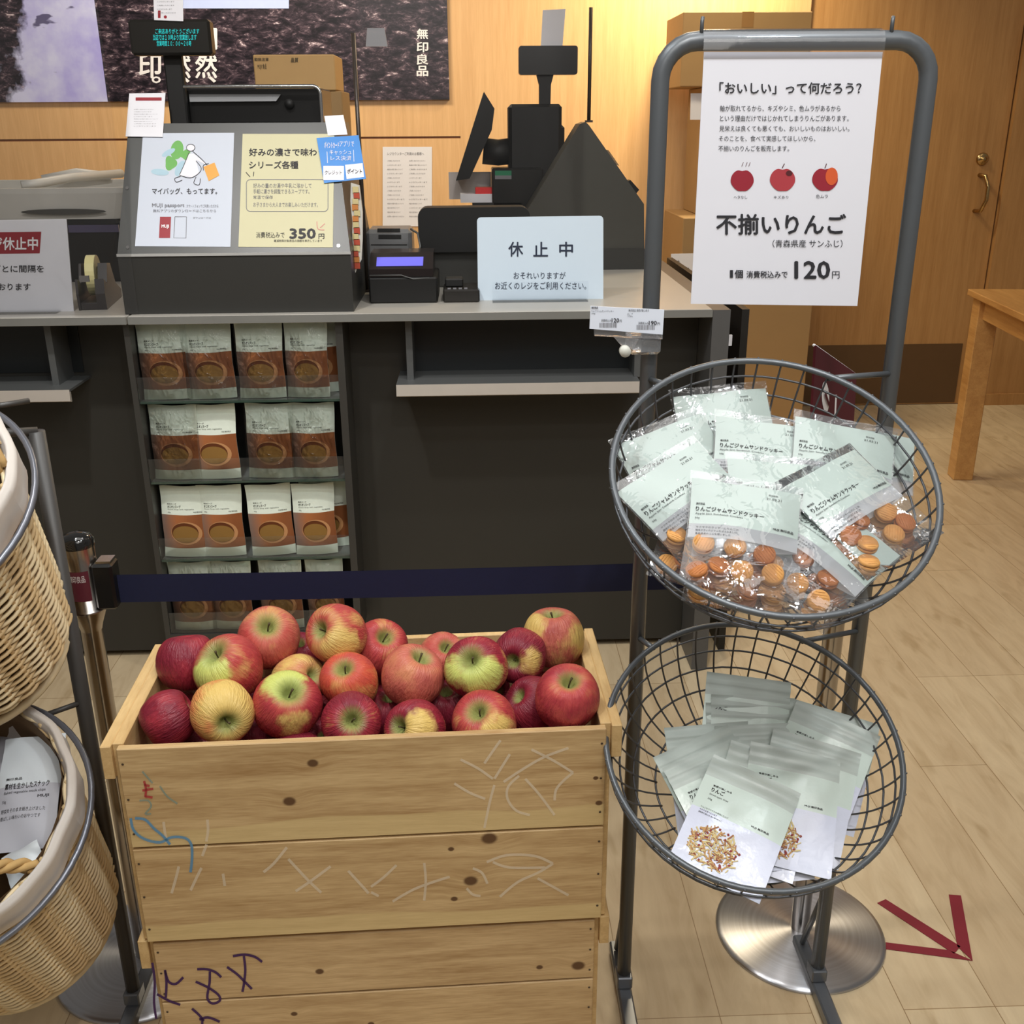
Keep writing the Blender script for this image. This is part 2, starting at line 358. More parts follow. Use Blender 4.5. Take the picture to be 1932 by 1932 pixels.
# ================================================================== SETTING
def floor_mat():
    m, nt, b = newmat('oak_planks'); L = nt.links.new
    tc = N(nt, 'ShaderNodeTexCoord'); sp = N(nt, 'ShaderNodeSeparateXYZ'); L(tc.outputs['Object'], sp.inputs[0])
    ax = N(nt, 'ShaderNodeMath', operation='ADD'); L(sp.outputs[0], ax.inputs[0]); ax.inputs[1].default_value = 20*.158-.867
    ay = N(nt, 'ShaderNodeMath', operation='ADD'); L(sp.outputs[1], ay.inputs[0]); ay.inputs[1].default_value = 9.1*1.0-1.55
    c = N(nt, 'ShaderNodeCombineXYZ'); L(ay.outputs[0], c.inputs[0]); L(ax.outputs[0], c.inputs[1])
    br = N(nt, 'ShaderNodeTexBrick', offset=.37, offset_frequency=3, squash=1.0)
    br.inputs['Scale'].default_value = 1; br.inputs['Mortar Size'].default_value = .0009; br.inputs['Mortar Smooth'].default_value = .3
    br.inputs['Brick Width'].default_value = 1.11; br.inputs['Row Height'].default_value = .158
    br.inputs['Color1'].default_value = (*rgb(216, 197, 162), 1); br.inputs['Color2'].default_value = (*rgb(200, 178, 143), 1)
    br.inputs['Mortar'].default_value = (*rgb(150, 122, 86), 1); L(c.outputs[0], br.inputs['Vector'])
    mp = N(nt, 'ShaderNodeMapping'); mp.inputs['Scale'].default_value = (9, 1.6, 1); L(tc.outputs['Object'], mp.inputs[0])
    n1 = N(nt, 'ShaderNodeTexNoise', Scale=2.6, Detail=7.0, Roughness=.62, Distortion=.8); L(mp.outputs[0], n1.inputs['Vector'])
    rp = ramp(nt, [(.3, (.80, .74, .68)), (.52, (.98, .96, .95)), (.75, (1.1, 1.1, 1.1))]); L(n1.outputs['Fac'], rp.inputs[0])
    mx = N(nt, 'ShaderNodeMix', data_type='RGBA', blend_type='MULTIPLY'); mx.inputs[0].default_value = .8; L(br.outputs['Color'], mx.inputs[6]); L(rp.outputs[0], mx.inputs[7])
    mp2 = N(nt, 'ShaderNodeMapping'); mp2.inputs['Scale'].default_value = (14, 5, 1); L(tc.outputs['Object'], mp2.inputs[0])
    n2 = N(nt, 'ShaderNodeTexNoise', Scale=1.4, Detail=2.0); L(mp2.outputs[0], n2.inputs['Vector'])
    r2 = ramp(nt, [(.60, (1, 1, 1)), (.72, (.80, .76, .70))]); L(n2.outputs['Fac'], r2.inputs[0])
    m2 = N(nt, 'ShaderNodeMix', data_type='RGBA', blend_type='MULTIPLY'); m2.inputs[0].default_value = .8; L(mx.outputs[2], m2.inputs[6]); L(r2.outputs[0], m2.inputs[7])
    L(m2.outputs[2], b.inputs['Base Color']); b.inputs['Roughness'].default_value = .42
    bp = N(nt, 'ShaderNodeBump', Strength=.5, Distance=.0006); L(n1.outputs['Fac'], bp.inputs['Height']); L(bp.outputs[0], b.inputs['Normal'])
    return m
struct(MB().box(-4, 5.2, -1.5, 5.6, -.06, 0).obj('floor', floor_mat()))
WALLW = wood('maple_wall', rgb(212, 166, 112), rgb(230, 186, 132), grain=(14, 14, .7), scale=2.2, rough=.42, bump=.0002)
DOORW = wood('maple_door', rgb(168, 122, 70), rgb(188, 142, 88), grain=(14, 14, .7), scale=2.2, rough=.5, bump=.0002)
GROOVE = mat('groove_brown', rgb(120, 74, 36), .7)
WY = 5.26
w = MB(); w.box(-4, 1.585, WY, WY+.12, 1.36, 2.9, 0); w.box(-4, 1.585, WY, WY+.12, 0, 1.35, 0)
w.box(-4, -.05, WY+.006, WY+.10, 1.35, 1.36, 1); w.box(-.05, 1.585, WY, WY+.12, 1.35, 1.36, 0)
w.box(2.62, 5.2, WY, WY+.12, 0, 2.9, 2); w.box(1.585, 2.62, WY, WY+.12, 2.15, 2.9, 2)
struct(w.obj('wall_back', [WALLW, GROOVE, DOORW]))
dY = WY+.025
d = struct(MB().box(1.592, 2.612, dY, dY+.05, .004, 2.146).obj('door_1', DOORW))
KICK = mat('kick_plate_brown', rgb(96, 70, 42), .45, .0)
struct(MB().box(1.60, 2.545, dY-.003, dY, .01, .325).obj('kick_plate', KICK, d))
BRASS = mat('brushed_brass', rgb(190, 160, 110), .25, 1)
h = MB(); hx = at(1850, 360, dY).x; zt = at(1850, 330, dY).z; zb = at(1850, 398, dY).z
h.tube([(hx-.02, dY+.01, zt), (hx-.004, dY-.04, zt-.004), (hx+.012, dY-.05, (zt+zb)/2+.03), (hx+.012, dY-.05, (zt+zb)/2-.03), (hx-.004, dY-.04, zb+.004), (hx-.02, dY+.01, zb)], .010, 10)
struct(h.obj('door_handle', BRASS, d))
lk = at(1853, 300, dY)
struct(MB().lathe([(0, 0), (.030, 0), (.030, .006), (.024, .012), (.012, .013), (.010, .022), (0, .022)], 24, M=Matrix.Translation((lk.x, dY, lk.z)) @ Matrix.Rotation(R(90), 4, 'X')).obj('door_lock', BRASS, d))
struct(MB().box(-4, 1.585, WY-.012, WY, 0, .06).obj('baseboard_back', KICK))
struct(MB().box(2.62, 5.2, WY-.012, WY, 0, .06).obj('baseboard_right', DOORW))

# photo mural on the back wall (a plain generic rocky-shore picture)
def rock_mat(name, left):
    m, nt, b = newmat(name); L = nt.links.new
    tc = N(nt, 'ShaderNodeTexCoord'); mp = N(nt, 'ShaderNodeMapping'); L(tc.outputs['Object'], mp.inputs[0])
    mp.inputs['Rotation'].default_value = (0, R(-38), 0); mp.inputs['Scale'].default_value = (1, 1, 2.3)
    n1 = N(nt, 'ShaderNodeTexNoise', Scale=15.0, Detail=10.0, Roughness=.78, Distortion=.4); L(mp.outputs[0], n1.inputs['Vector'])
    r1 = ramp(nt, [(.42, rgb(18, 14, 22)), (.52, rgb(52, 42, 52)), (.59, rgb(104, 86, 96)), (.655, rgb(240, 222, 230))]); L(n1.outputs['Fac'], r1.inputs[0]); col = r1.outputs[0]
    if left:
        sp = N(nt, 'ShaderNodeSeparateXYZ'); L(tc.outputs['Object'], sp.inputs[0])
        n2 = N(nt, 'ShaderNodeTexNoise', Scale=3.0, Detail=6.0, Roughness=.6); L(tc.outputs['Object'], n2.inputs['Vector'])
        a = N(nt, 'ShaderNodeMath', operation='MULTIPLY_ADD'); L(sp.outputs[2], a.inputs[0]); a.inputs[1].default_value = -.08; L(sp.outputs[0], a.inputs[2])
        c = N(nt, 'ShaderNodeMath', operation='MULTIPLY_ADD'); L(n2.outputs['Fac'], c.inputs[0]); c.inputs[1].default_value = .55; L(a.outputs[0], c.inputs[2])
        k = N(nt, 'ShaderNodeMapRange'); L(c.outputs[0], k.inputs[0]); k.inputs[1].default_value = -.50; k.inputs[2].default_value = -.46
        r3 = ramp(nt, [(.40, rgb(176, 172, 240)), (.58, rgb(214, 218, 255))]); L(n2.outputs['Fac'], r3.inputs[0])  # lavender water print, with cool reflected light put into its colour
        n4 = N(nt, 'ShaderNodeTexNoise', Scale=5.5, Detail=3.0); L(mp.outputs[0], n4.inputs['Vector'])
        r4 = ramp(nt, [(.66, (1, 1, 1)), (.69, (.2, .18, .24))]); L(n4.outputs['Fac'], r4.inputs[0])
        mm = N(nt, 'ShaderNodeMix', data_type='RGBA', blend_type='MULTIPLY'); mm.inputs[0].default_value = 1; L(r3.outputs[0], mm.inputs[6]); L(r4.outputs[0], mm.inputs[7])
        mx = N(nt, 'ShaderNodeMix', data_type='RGBA'); L(k.outputs[0], mx.inputs[0]); L(col, mx.inputs[6]); L(mm.outputs[2], mx.inputs[7]); col = mx.outputs[2]
    L(col, b.inputs['Base Color']); b.inputs['Roughness'].default_value = .3; return m
WHITE = mat('white_print', rgb(245, 243, 245), .5, var=.02)
mu = thing('wall_mural', 'large dark rocky shore photograph panel with white lettering on the wood wall', 'poster', (-1.3, WY-.02, 1.5))
xr = at(848, 185, WY-.02).x; xm = at(204, 190, WY-.02).x; zb = at(500, 190, WY-.02).z
MB().box(xm, xr, WY-.022, WY-.001, zb, 2.35).obj('print_panel', rock_mat('mural_rocks', False), mu)
MB().box(-3.2, xm-.002, WY-.022, WY-.001, zb, 2.35).obj('print_panel', rock_mat('mural_shore', True), mu)
MF = Face((0, WY-.023, 0), (1, 0, 0), (0, -1, 0))
lt = MB()
for ch, a in (('無', 55), ('印', 80), ('良', 103), ('品', 125)): MF.ptext(lt, ch, 786, a-1, 808, a+19, 0, .03)
for s_, x0, cs in (('自然、', 368, 0), ('当然、', 318, 0), ('無印。', 262, 0)):
    for i, ch in enumerate(s_):
        if i < 2: MF.ptext(lt, ch, x0, 46+i*54, x0+42, 94+i*54, 0, .03)
        elif ch == '、': MF.ptext(lt, ch, x0+24, 143, x0+40, 156, 0, .03)
        else: MF.ptext(lt, ch, x0+24, 144, x0+42, 157, 0, .02)
lt.obj('lettering', WHITE, mu)
sk = MB(); MF.prect(sk, 342, -60, 545, 16, 0); sk.obj('sea_band', mat('mural_sea', rgb(190, 205, 250), .3), mu)

# notice sheet on the back wall
def sheet_lines(fc, mb, x0, y0, x1, y1, n, mi=0, h=.35, seed=1, words=('商品のお取り扱いについて', 'ご利用いただけます', 'お問い合わせください', 'レジカウンターまで')):
    rnd = random.Random(seed)
    for i in range(n):
        yy = y0+(y1-y0)*i/n; hh = (y1-y0)/n*h; w_ = rnd.uniform(.6, 1.0)
        fc.ptext(mb, words[rnd.randrange(len(words))], x0, yy, x0+(x1-x0)*w_, yy+hh, mi, .01)
PAPER = mat('white_paper', rgb(232, 232, 238), .6, var=.015)
GREYINK = mat('grey_ink', rgb(120, 120, 126), .6)
nf = Face((0, WY-.003, 0), (1, 0, 0), (0, -1, 0))
ns = thing('notice_sheet', 'white printed notice sheet taped on the wood wall left of the register', 'notice', at(770, 350, WY-.002))
p = MB(); nf.prect(p, 722, 277, 815, 427, 0, 0.5); p.obj('paper', PAPER, ns)
p = MB(); nf.ptext(p, 'レジカウンターご利用のお客様へ', 731, 287, 800, 293, 0, .01); sheet_lines(nf, p, 731, 302, 765, 415, 14, seed=3); sheet_lines(nf, p, 772, 302, 808, 415, 14, seed=5); p.obj('lettering', GREYINK, ns)

# ================================================================== COUNTERS
CZ = .992; CF = 2.51; CB = 3.80; BF = 2.663
DARK = mat('counter_charcoal', rgb(46, 45, 41), .5, var=.05, scale=8)
DARK2 = mat('plinth_niche_shade', rgb(30, 34, 36), .35, var=.05, scale=8)
TOPG = mat('counter_top_grey', rgb(170, 166, 158), .35, var=.03, scale=12)
EDGE = mat('counter_edge_grey', rgb(120, 120, 116), .35)
LEDGE = mat('ledge_beige', rgb(176, 168, 158), .35)
SH = mat('ledge_steel_grey', rgb(84, 86, 86), .4)  # plain grey of the ledge slab and brackets
xs = at(238, 600, CF).x
def counter(name, label, x0, x1, endpanel):
    t = thing(name, label, 'counter', ((x0+x1)/2, BF, 0))
    MB().box(x0, x1, BF, CB-.1, .02, CZ-.02).obj('body', DARK, t)
    MB().box(x0+.03, x1-.03, BF+.04, CB-.14, 0, .02).obj('plinth', DARK2, t)
    MB().box(x0+.002, x1, CF, CB, CZ-.020, CZ, bev=.002).obj('countertop', TOPG, t)
    MB().box(x0+.002, x1, CF-.0015, CF+.0005, CZ-.019, CZ-.001).obj('edge_band', EDGE, t)
    return t
cl = counter('checkout_counter', 'charcoal checkout counter at the left with the acrylic sign and tape dispenser on it', -3.4, xs-.001, False)
cr = counter('checkout_counter', 'charcoal checkout counter below the closed sign with a pouch rack in its front', xs+.001, at(1344, 600, CF).x, True)
e0 = at(1334, 600, CF).x
MB().box(at(1344, 600, CF).x+.001, at(1378, 600, CF).x, CF, CB, 0, CZ-.002).obj('end_panel', mat('counter_end_grey', rgb(84, 84, 84), .4), cr)
x0, x1 = at(782, 640, BF).x, at(1192, 640, BF).x
MB().box(x0, x1, BF-.003, BF, at(900, 706, BF).z, CZ-.021).obj('niche_shade_panel', DARK2, cr)  # flat panel in front; its dark colour stands in for the recess shade
MB().box(-3.3, at(150, 640, BF).x, BF-.003, BF, at(100, 702, BF).z, CZ-.021).obj('niche_shade_panel', DARK2, cl)
def ledge(par, xa, xb, brx):
    z1 = at(900, 724, CF-.0).z; z0 = at(900, 747, CF).z
    b = MB(); b.box(xa, xb, CF, BF+.001, z1-.006, z1, 0); b.prism([(xa, CF, z1), (xa, CF-.004, z0+.003), (xa, CF+.002, z0), (xa, CF+.008, z0), (xa, CF+.008, z1-.006)], (xb-xa, 0, 0), 1)
    lo = b.obj('bag_ledge', [SH, LEDGE], par)
    for bx in brx: MB().box(bx-.008, bx+.008, CF+.05, BF, z1, CZ-.021).obj('bracket', SH, lo)
ledge(cr, at(748, 740, CF).x, at(1207, 740, CF).x, [at(775, 700, 2.58).x, at(1200, 700, 2.58).x])
ledge(cl, -3.2, at(118, 755, CF).x+.02, [at(108, 700, 2.58).x])
cab = MB().box(at(1386, 600, 2.7).x-.002, at(1398, 600, 2.7).x, 2.62, 3.7, .0, CZ-.02)  # solid black strip put where the gap beside the counter is dark
tag(cab.obj('gap_strip', mat('gap_black', rgb(22, 21, 20), .5)), 'thin black strip standing in for the dark gap beside the counter end panel', 'gap strip')
sw = thing('wall_switch', 'small white switch plate stuck on the black gap strip edge', 'switch', at(1376, 643, 2.61))
a = at(1370, 632, 2.615); b_ = at(1380, 652, 2.615)
MB().box(a.x, b_.x, 2.612, 2.619, b_.z, a.z).obj('plate', PAPER, sw)

# ------------------------------------------------------------------ pouch rack in the counter front
RF = 2.53
rk = thing('pouch_rack', 'dark metal rack of four glass shelves on the counter front full of brown soup pouches', 'display rack', (-.6, 2.6, .1))
RACKG = mat('rack_frame_grey', rgb(58, 57, 54), .4)
def zr(y): return at(450, y, RF).z
xl0, xl1 = at(232, 620, RF).x, at(243, 620, RF).x; xr0, xr1 = at(632, 620, RF).x, at(646, 620, RF).x
zbot = zr(1195)
MB().box(xl0, xl1, RF, BF, zbot-.02, CZ-.022).obj('side_frame', RACKG, rk); MB().box(xr0, xr1, RF, BF, zbot-.02, CZ-.022).obj('side_frame', RACKG, rk)
MB().box(xl1, xr0, RF, BF, zbot-.02, zbot).obj('bottom_panel', RACKG, rk)
MB().box(xl1, xr0, BF-.006, BF-.001, zbot, CZ-.022).obj('back_panel', mat('rack_back_black', rgb(26, 26, 26), .4), rk)
GLASS = film('green_glass', (.72, .86, .80), .0002, 8, .02, haze=.12)
GEDGE = mat('glass_edge_green', rgb(52, 92, 80), .15, spec=.8)
LIP = film('clear_lip', (.95, .965, .96), .0004, 8, .05, haze=.015, gloss=.8)
SHZ = [zr(757), zr(909), zr(1056)]
for z in SHZ:
    s_ = MB().box(xl1+.001, xr0-.001, RF+.012, BF-.007, z-.006, z).obj('glass_shelf', GLASS, rk)
    MB().box(xl1+.001, xr0-.001, RF+.008, RF+.012, z-.006, z).obj('shelf_edge', GEDGE, s_)
    MB().box(xl1+.001, xr0-.001, RF+.004, RF+.0065, z-.004, z+.062).obj('shelf_lip', LIP, s_)
MB().box(xl1+.001, xr0-.001, RF+.004, RF+.0065, zbot, zbot+.062).obj('shelf_lip', LIP, rk)

# soup pouches ------------------------------------------------------
def pouch_shape(w, h, t, top=.0, flat=1.0):
    def f(u, v, s):
        x = (u-.5)*w*(1-.03*math.sin(v*math.pi)+.02*v*v)+.0012*math.sin(v*9); z = v*h+.0015*math.sin(u*7+1)*v
        k = max(0, 1-abs(2*u-1)**2.6)
        prof = (1-v)**.55*(.35+.65*min(1, v*5+.35)) if v < .999 else 0
        return Vector((x, -s*(k*prof*t*.5+.0006), z))
    return f
CREAM = mat('pouch_cream', rgb(232, 242, 228), .42, var=.05, scale=60, bump=.0012, bscale=28)
def brown_mat():
    m, nt, b = newmat('pouch_brown_print'); L = nt.links.new
    tc = N(nt, 'ShaderNodeTexCoord'); mp = N(nt, 'ShaderNodeMapping'); mp.inputs['Location'].default_value = (.5, 0, 0); mp.inputs['Scale'].default_value = (7.7, 1, 4); L(tc.outputs['Object'], mp.inputs[0])
    n = N(nt, 'ShaderNodeTexNoise', Scale=1.6, Detail=2.0); L(mp.outputs[0], n.inputs['Vector'])
    sp = N(nt, 'ShaderNodeSeparateXYZ'); L(mp.outputs[0], sp.inputs[0])
    a = N(nt, 'ShaderNodeMath', operation='MULTIPLY_ADD'); L(n.outputs['Fac'], a.inputs[0]); a.inputs[1].default_value = .5; L(sp.outputs[0], a.inputs[2])
    r = ramp(nt, [(.30, rgb(136, 112, 100)), (.62, rgb(168, 104, 62)), (1.0, rgb(140, 84, 50))]); L(a.outputs[0], r.inputs[0]); L(r.outputs[0], b.inputs['Base Color'])
    b.inputs['Roughness'].default_value = .3
    n2 = N(nt, 'ShaderNodeTexNoise', Scale=22.0, Detail=3.0); L(tc.outputs['Object'], n2.inputs['Vector'])
    bp = N(nt, 'ShaderNodeBump', Strength=1.0, Distance=.0012); L(n2.outputs['Fac'], bp.inputs['Height']); L(bp.outputs[0], b.inputs['Normal']); return m
BROWN = brown_mat(); RING = mat('bowl_rim_print', rgb(190, 138, 92), .35, bump=.0008, bscale=28); SOUP = mat('soup_print', rgb(140, 104, 52), .35, bump=.0008, bscale=28)
SHADE = mat('bowl_inner_print', rgb(96, 50, 24), .35)
WRAP = film('crinkled_wrap', (.97, .98, .98), .010, 40, .05, gloss=.9, stretch=(1, 1, .6))
PW, PH, PT = .128, .192, .030
def soup_pouch(variant, lab, M):
    t = thing('soup_pouch', lab, 'pouch', M=M, group='brown soup pouches in the counter rack')
    f = pouch_shape(PW, PH, PT); b = MB()
    mf = lambda u, v: 1 if .13 < v < .60 else 0
    b.grid(lambda u, v: f(u, v, 1), 12, 30, mif=mf); b.grid(lambda u, v: f(1-u, v, -1), 12, 30)
    b.obj('pouch_body', [CREAM, BROWN], t, local=True, weld=True)
    def disc(cx, cz, rx, rz, mi, e, mb, cx2=None, rx2=0, rz2=0, cz2=0):
        n = 28; vs = []; fs = []
        def P(x, z): v = f(x/PW+.5, z/PH, 1); return (v.x, v.y-e, v.z)
        if rx2:
            for i in range(n):
                a = 2*math.pi*i/n; vs += [P(cx+rx*math.cos(a), cz+rz*math.sin(a)), P(cx2+rx2*math.cos(a), cz2+rz2*math.sin(a))]
            fs = [(2*i, 2*((i+1) % n), 2*((i+1) % n)+1, 2*i+1) for i in range(n)]
        else:
            vs = [P(cx, cz)]
            for k in (.5, 1):
                for i in range(n): a = 2*math.pi*i/n; vs.append(P(cx+rx*k*math.cos(a), cz+rz*k*math.sin(a)))
            fs = [(0, 1+i, 1+(i+1) % n) for i in range(n)]+[(1+i, 1+n+i, 1+n+(i+1) % n, 1+(i+1) % n) for i in range(n)]
        mb.add(vs, fs, mi, True)
    d = MB(); disc(.004, .066, .044, .031, 0, .0008, d); disc(.000, .068, .038, .0265, 1, .0014, d); disc(.001, .064, .036, .0225, 2, .0020, d)
    d.obj('bowl_print', [RING, SHADE, SOUP], t, local=True)
    l = MB()
    def T(s, x0, z0, x1, z1, bold=.02):
        vs, fs, _ = textgeo(s, bold); vv = []
        for v in vs:
            x = x0+v.x*(x1-x0); z = z0+v.y*(z1-z0); q = f(x/PW+.5, z/PH, 1); vv.append((x, q.y-.001, z))
        l.add(vv, fs)
    T('粉末スープ', -.045, .143, -.020, .147); T('オニオンスープ', -.045, .134, -.008, .141, .03); T('Onion Soup with vegetables', -.045, .128, .028, .132, .0)
    T('MUJI 無印良品', .026, .1205, .050, .1245, .02); T('40g', -.045, .1205, -.037, .124, 0)
    l.obj('lettering', INK, t, local=True)
    if variant:
        g = lambda u, v: Vector(((u-.5)*(PW+.004), f(u, v, 1).y-.0058-.0015*math.sin(u*9+v*7+variant*2), v*PH*.98))
        MB().grid(g, 14, 18).obj('clear_wrap', WRAP, t, local=True)
    return t
ROWS = [(0, [(301, 98, 1), (402, 96, 1), (497, 93, 1), (583, 86, 2)], 757), (1, [(324, 98, 2), (411, 98, 0), (513, 94, 1), (597, 92, 1)], 909),
        (2, [(334, 96, 0), (424, 92, 0), (518, 92, 0), (599, 88, 0)], 1056), (3, [(359, 92, 1), (441, 88, 1), (535, 92, 2), (619, 80, 2)], 1194)]
ordn = ['first', 'second', 'third', 'fourth']; rown = ['top shelf', 'second shelf', 'third shelf', 'lowest shelf']
protos = {}
for r_, items, yb in ROWS:
    zz = (SHZ+[zbot])[r_]+.001
    for c_, (px, wpx, var) in enumerate(items):
        pos = at(px, yb-12, RF+.032); pos.z = zz; pos.x = max(pos.x, xl1+.063*wpx/98+.002)
        extra = {0: 'bare', 1: 'film-wrapped', 2: 'tightly film-wrapped'}[var]
        lab = '%s brown soup pouch standing %s from left on the rack %s' % (extra, ordn[c_], rown[r_])
        k = wpx/98.0*.95; M = Matrix.Translation(pos) @ Matrix.Rotation(R(random.uniform(-4, 4)), 4, 'Z') @ Matrix.Rotation(R(random.uniform(-1.6, 1.6)), 4, 'Y') @ Matrix.Rotation(R(-4), 4, 'X') @ Matrix.Scale(k, 4, (1, 0, 0))
        if var not in protos: protos[var] = soup_pouch(var, lab, M); index_kids(protos[var])
        else: copy_tree(protos[var], M, lab)
# pouches standing one behind, peeking out at the right
for px, yb, lb, r_ in ((628, 1050, 'brown soup pouch tucked behind the fourth one on the third rack shelf', 2), (612, 752, 'brown soup pouch tucked behind the fourth one on the top rack shelf', 0)):
    pos = at(px, yb-14, RF+.085); pos.z = (SHZ+[zbot])[r_]+.001; pos.x = min(pos.x, xr0-.07)
    copy_tree(protos[0], Matrix.Translation(pos) @ Matrix.Rotation(R(3), 4, 'Z'), lb)
# ================================================================== REGISTER EQUIPMENT
POSG = mat('housing_grey', rgb(80, 81, 80), .38, var=.03)
POSD = mat('housing_dark_grey', rgb(50, 50, 48), .38, var=.03)
BLACK = mat('black_plastic', rgb(18, 18, 18), .3, var=.1)
MATTE = mat('black_matte', rgb(14, 14, 14), .6, var=.1)
CHROME = mat('steel_bright', rgb(200, 200, 200), .2, 1)
# grey slanted register housing
Y0 = 2.54
def A(px, py, Y=Y0): return at(px, py, Y)
xl, xr_ = A(232, 560).x, A(666, 560).x; zk = A(450, 479).z; xt0 = at(243, 235, 2.70).x; xt1 = at(632, 235, 2.70).x; zt = at(430, 232, 2.70).z
ph = thing('register_housing', 'grey slanted back of a register carrying the two posters and the blue card', 'register', ((xl+xr_)/2, 2.8, CZ))
b = MB(); b.box(xl, xr_, Y0, 3.05, CZ, zk-.001); b.obj('lower_box', POSD, ph)
c = [(xl, Y0, zk), (xr_, Y0, zk), (xr_, 3.05, zk), (xl, 3.05, zk), (xt0, 2.70, zt), (xt1, 2.70, zt), (xt1, 3.0, zt), (xt0, 3.0, zt)]
sl = MB().add(c, [(0, 3, 2, 1), (4, 5, 6, 7), (0, 1, 5, 4), (1, 2, 6, 5), (2, 3, 7, 6), (3, 0, 4, 7)]).obj('slanted_panel', POSG, ph)
b = MB(); b.box(xl-.001, xr_+.001, Y0-.003, Y0+.002, zk-.0035, zk+.0025); b.obj('trim_strip', mat('trim_reflection_grey', rgb(176, 176, 174), .35), ph)  # bright reflection of the chrome trim put into a matte light grey
n_ = Vector((0, -(zt-zk), (2.70-Y0))).normalized()
SF = Face((0, Y0, zk), (1, 0, 0), n_)
b = MB(); [SF.pblob(b, x, y, 3.2, 3.2, 0, 3, 12) for x, y in ((241, 467), (639, 464), (240, 355))]; b.obj('screw', CHROME, ph)
# framed opening on top
zo0, zo1 = zt, at(475, 163, 2.78).z; xo0, xo1 = at(338, 200, 2.78).x, at(606, 200, 2.78).x
fr = rounded(xo0, zo0-.03, xo1, zo1, .018)
b = MB(); b.tube([(x, 2.78, z) for x, z in fr], .005, 6, closed=True); b.obj('opening_frame', CHROME, ph)
b = MB(); b.box(xo0, xo1, 2.81, 2.99, zt-.002, zo1-.004, bev=.004); b.obj('monitor_back', BLACK, ph)
b = MB(); b.prism([(at(357, 180, 2.80).x, 2.799, at(357, 178, 2.8).z), (at(357, 180, 2.80).x, 2.799, at(357, 192, 2.8).z), (at(520, 180, 2.80).x, 2.799, at(520, 191, 2.8).z), (at(530, 180, 2.80).x, 2.799, at(530, 178, 2.8).z)], (0, .008, 0)); b.obj('monitor_strip', mat('strip_grey', rgb(150, 152, 155), .3), ph)
b = MB(); b.tube([(at(545, 195, 2.8).x, 2.80, at(545, 196, 2.8).z), (at(545, 195, 2.8).x, 2.83, at(545, 196, 2.8).z)], .012, 14); b.obj('cable_port', MATTE, ph)
# customer display on its pole
cd = thing('customer_display', 'black customer display with teal letters on a pole over the slanted register', 'display', (at(325, 180, 2.74).x, 2.76, zt))
xa, xb = at(247, 70, 2.76).x, at(400, 70, 2.76).x; za, zb_ = at(325, 105, 2.76).z, at(325, 37, 2.76).z
b = MB(); b.box(xa, xb, 2.745, 2.79, za, zb_, bev=.006); b.obj('display_head', mat('display_black', rgb(24, 22, 18), .35), cd)
xp = at(328, 150, 2.77).x
b = MB(); b.box(xp-.022, xp+.022, 2.775, 2.80, zt-.01, za+.01, bev=.004); b.obj('pole', MATTE, cd)
DF = Face((0, 2.744, 0), (1, 0, 0), (0, -1, 0))
TEAL = mat('teal_letters', rgb(20, 150, 150), .5, emit=(rgb(30, 200, 200), .9))
b = MB(); DF.ptext(b, 'ご来店ありがとうございます', 293, 54, 376, 64, 0, .01); DF.ptext(b, '当店では１０時より営業致します', 289, 65, 371, 76, 0, .01); DF.ptext(b, '営業時間１０：００〜２０時', 296, 77, 361, 87, 0, .01)
b.obj('lettering', TEAL, cd)
def card(name, label, cat, F_, px, mats, marks=None, group=None, thick=.0012, e=0.0):
    """a sheet or card lying on face F_, px = 4 corners in the photo (TL, TR, BR, BL)"""
    q = [F_.P(*F_.uv(*p), e) for p in px]; cen = sum(q, Vector())/4
    t = thing(name, label, cat, cen, group=group)
    b = MB(); n = F_.n*thick; b.prism([q[3], q[2], q[1], q[0]], n); b.obj('sheet', mats, t)
    if marks:
        G = Face(F_.o+n+F_.n*F_.eps*e, F_.u, F_.n, eps=.0004); marks(G, t)
    return t
RED = mat('brand_red', rgb(150, 26, 40), .45); GREEN = mat('watercolour_green', rgb(110, 175, 90), .6); PBLUE = mat('watercolour_blue', rgb(170, 200, 215), .6)
ORG = mat('orange_print', rgb(226, 160, 60), .5)
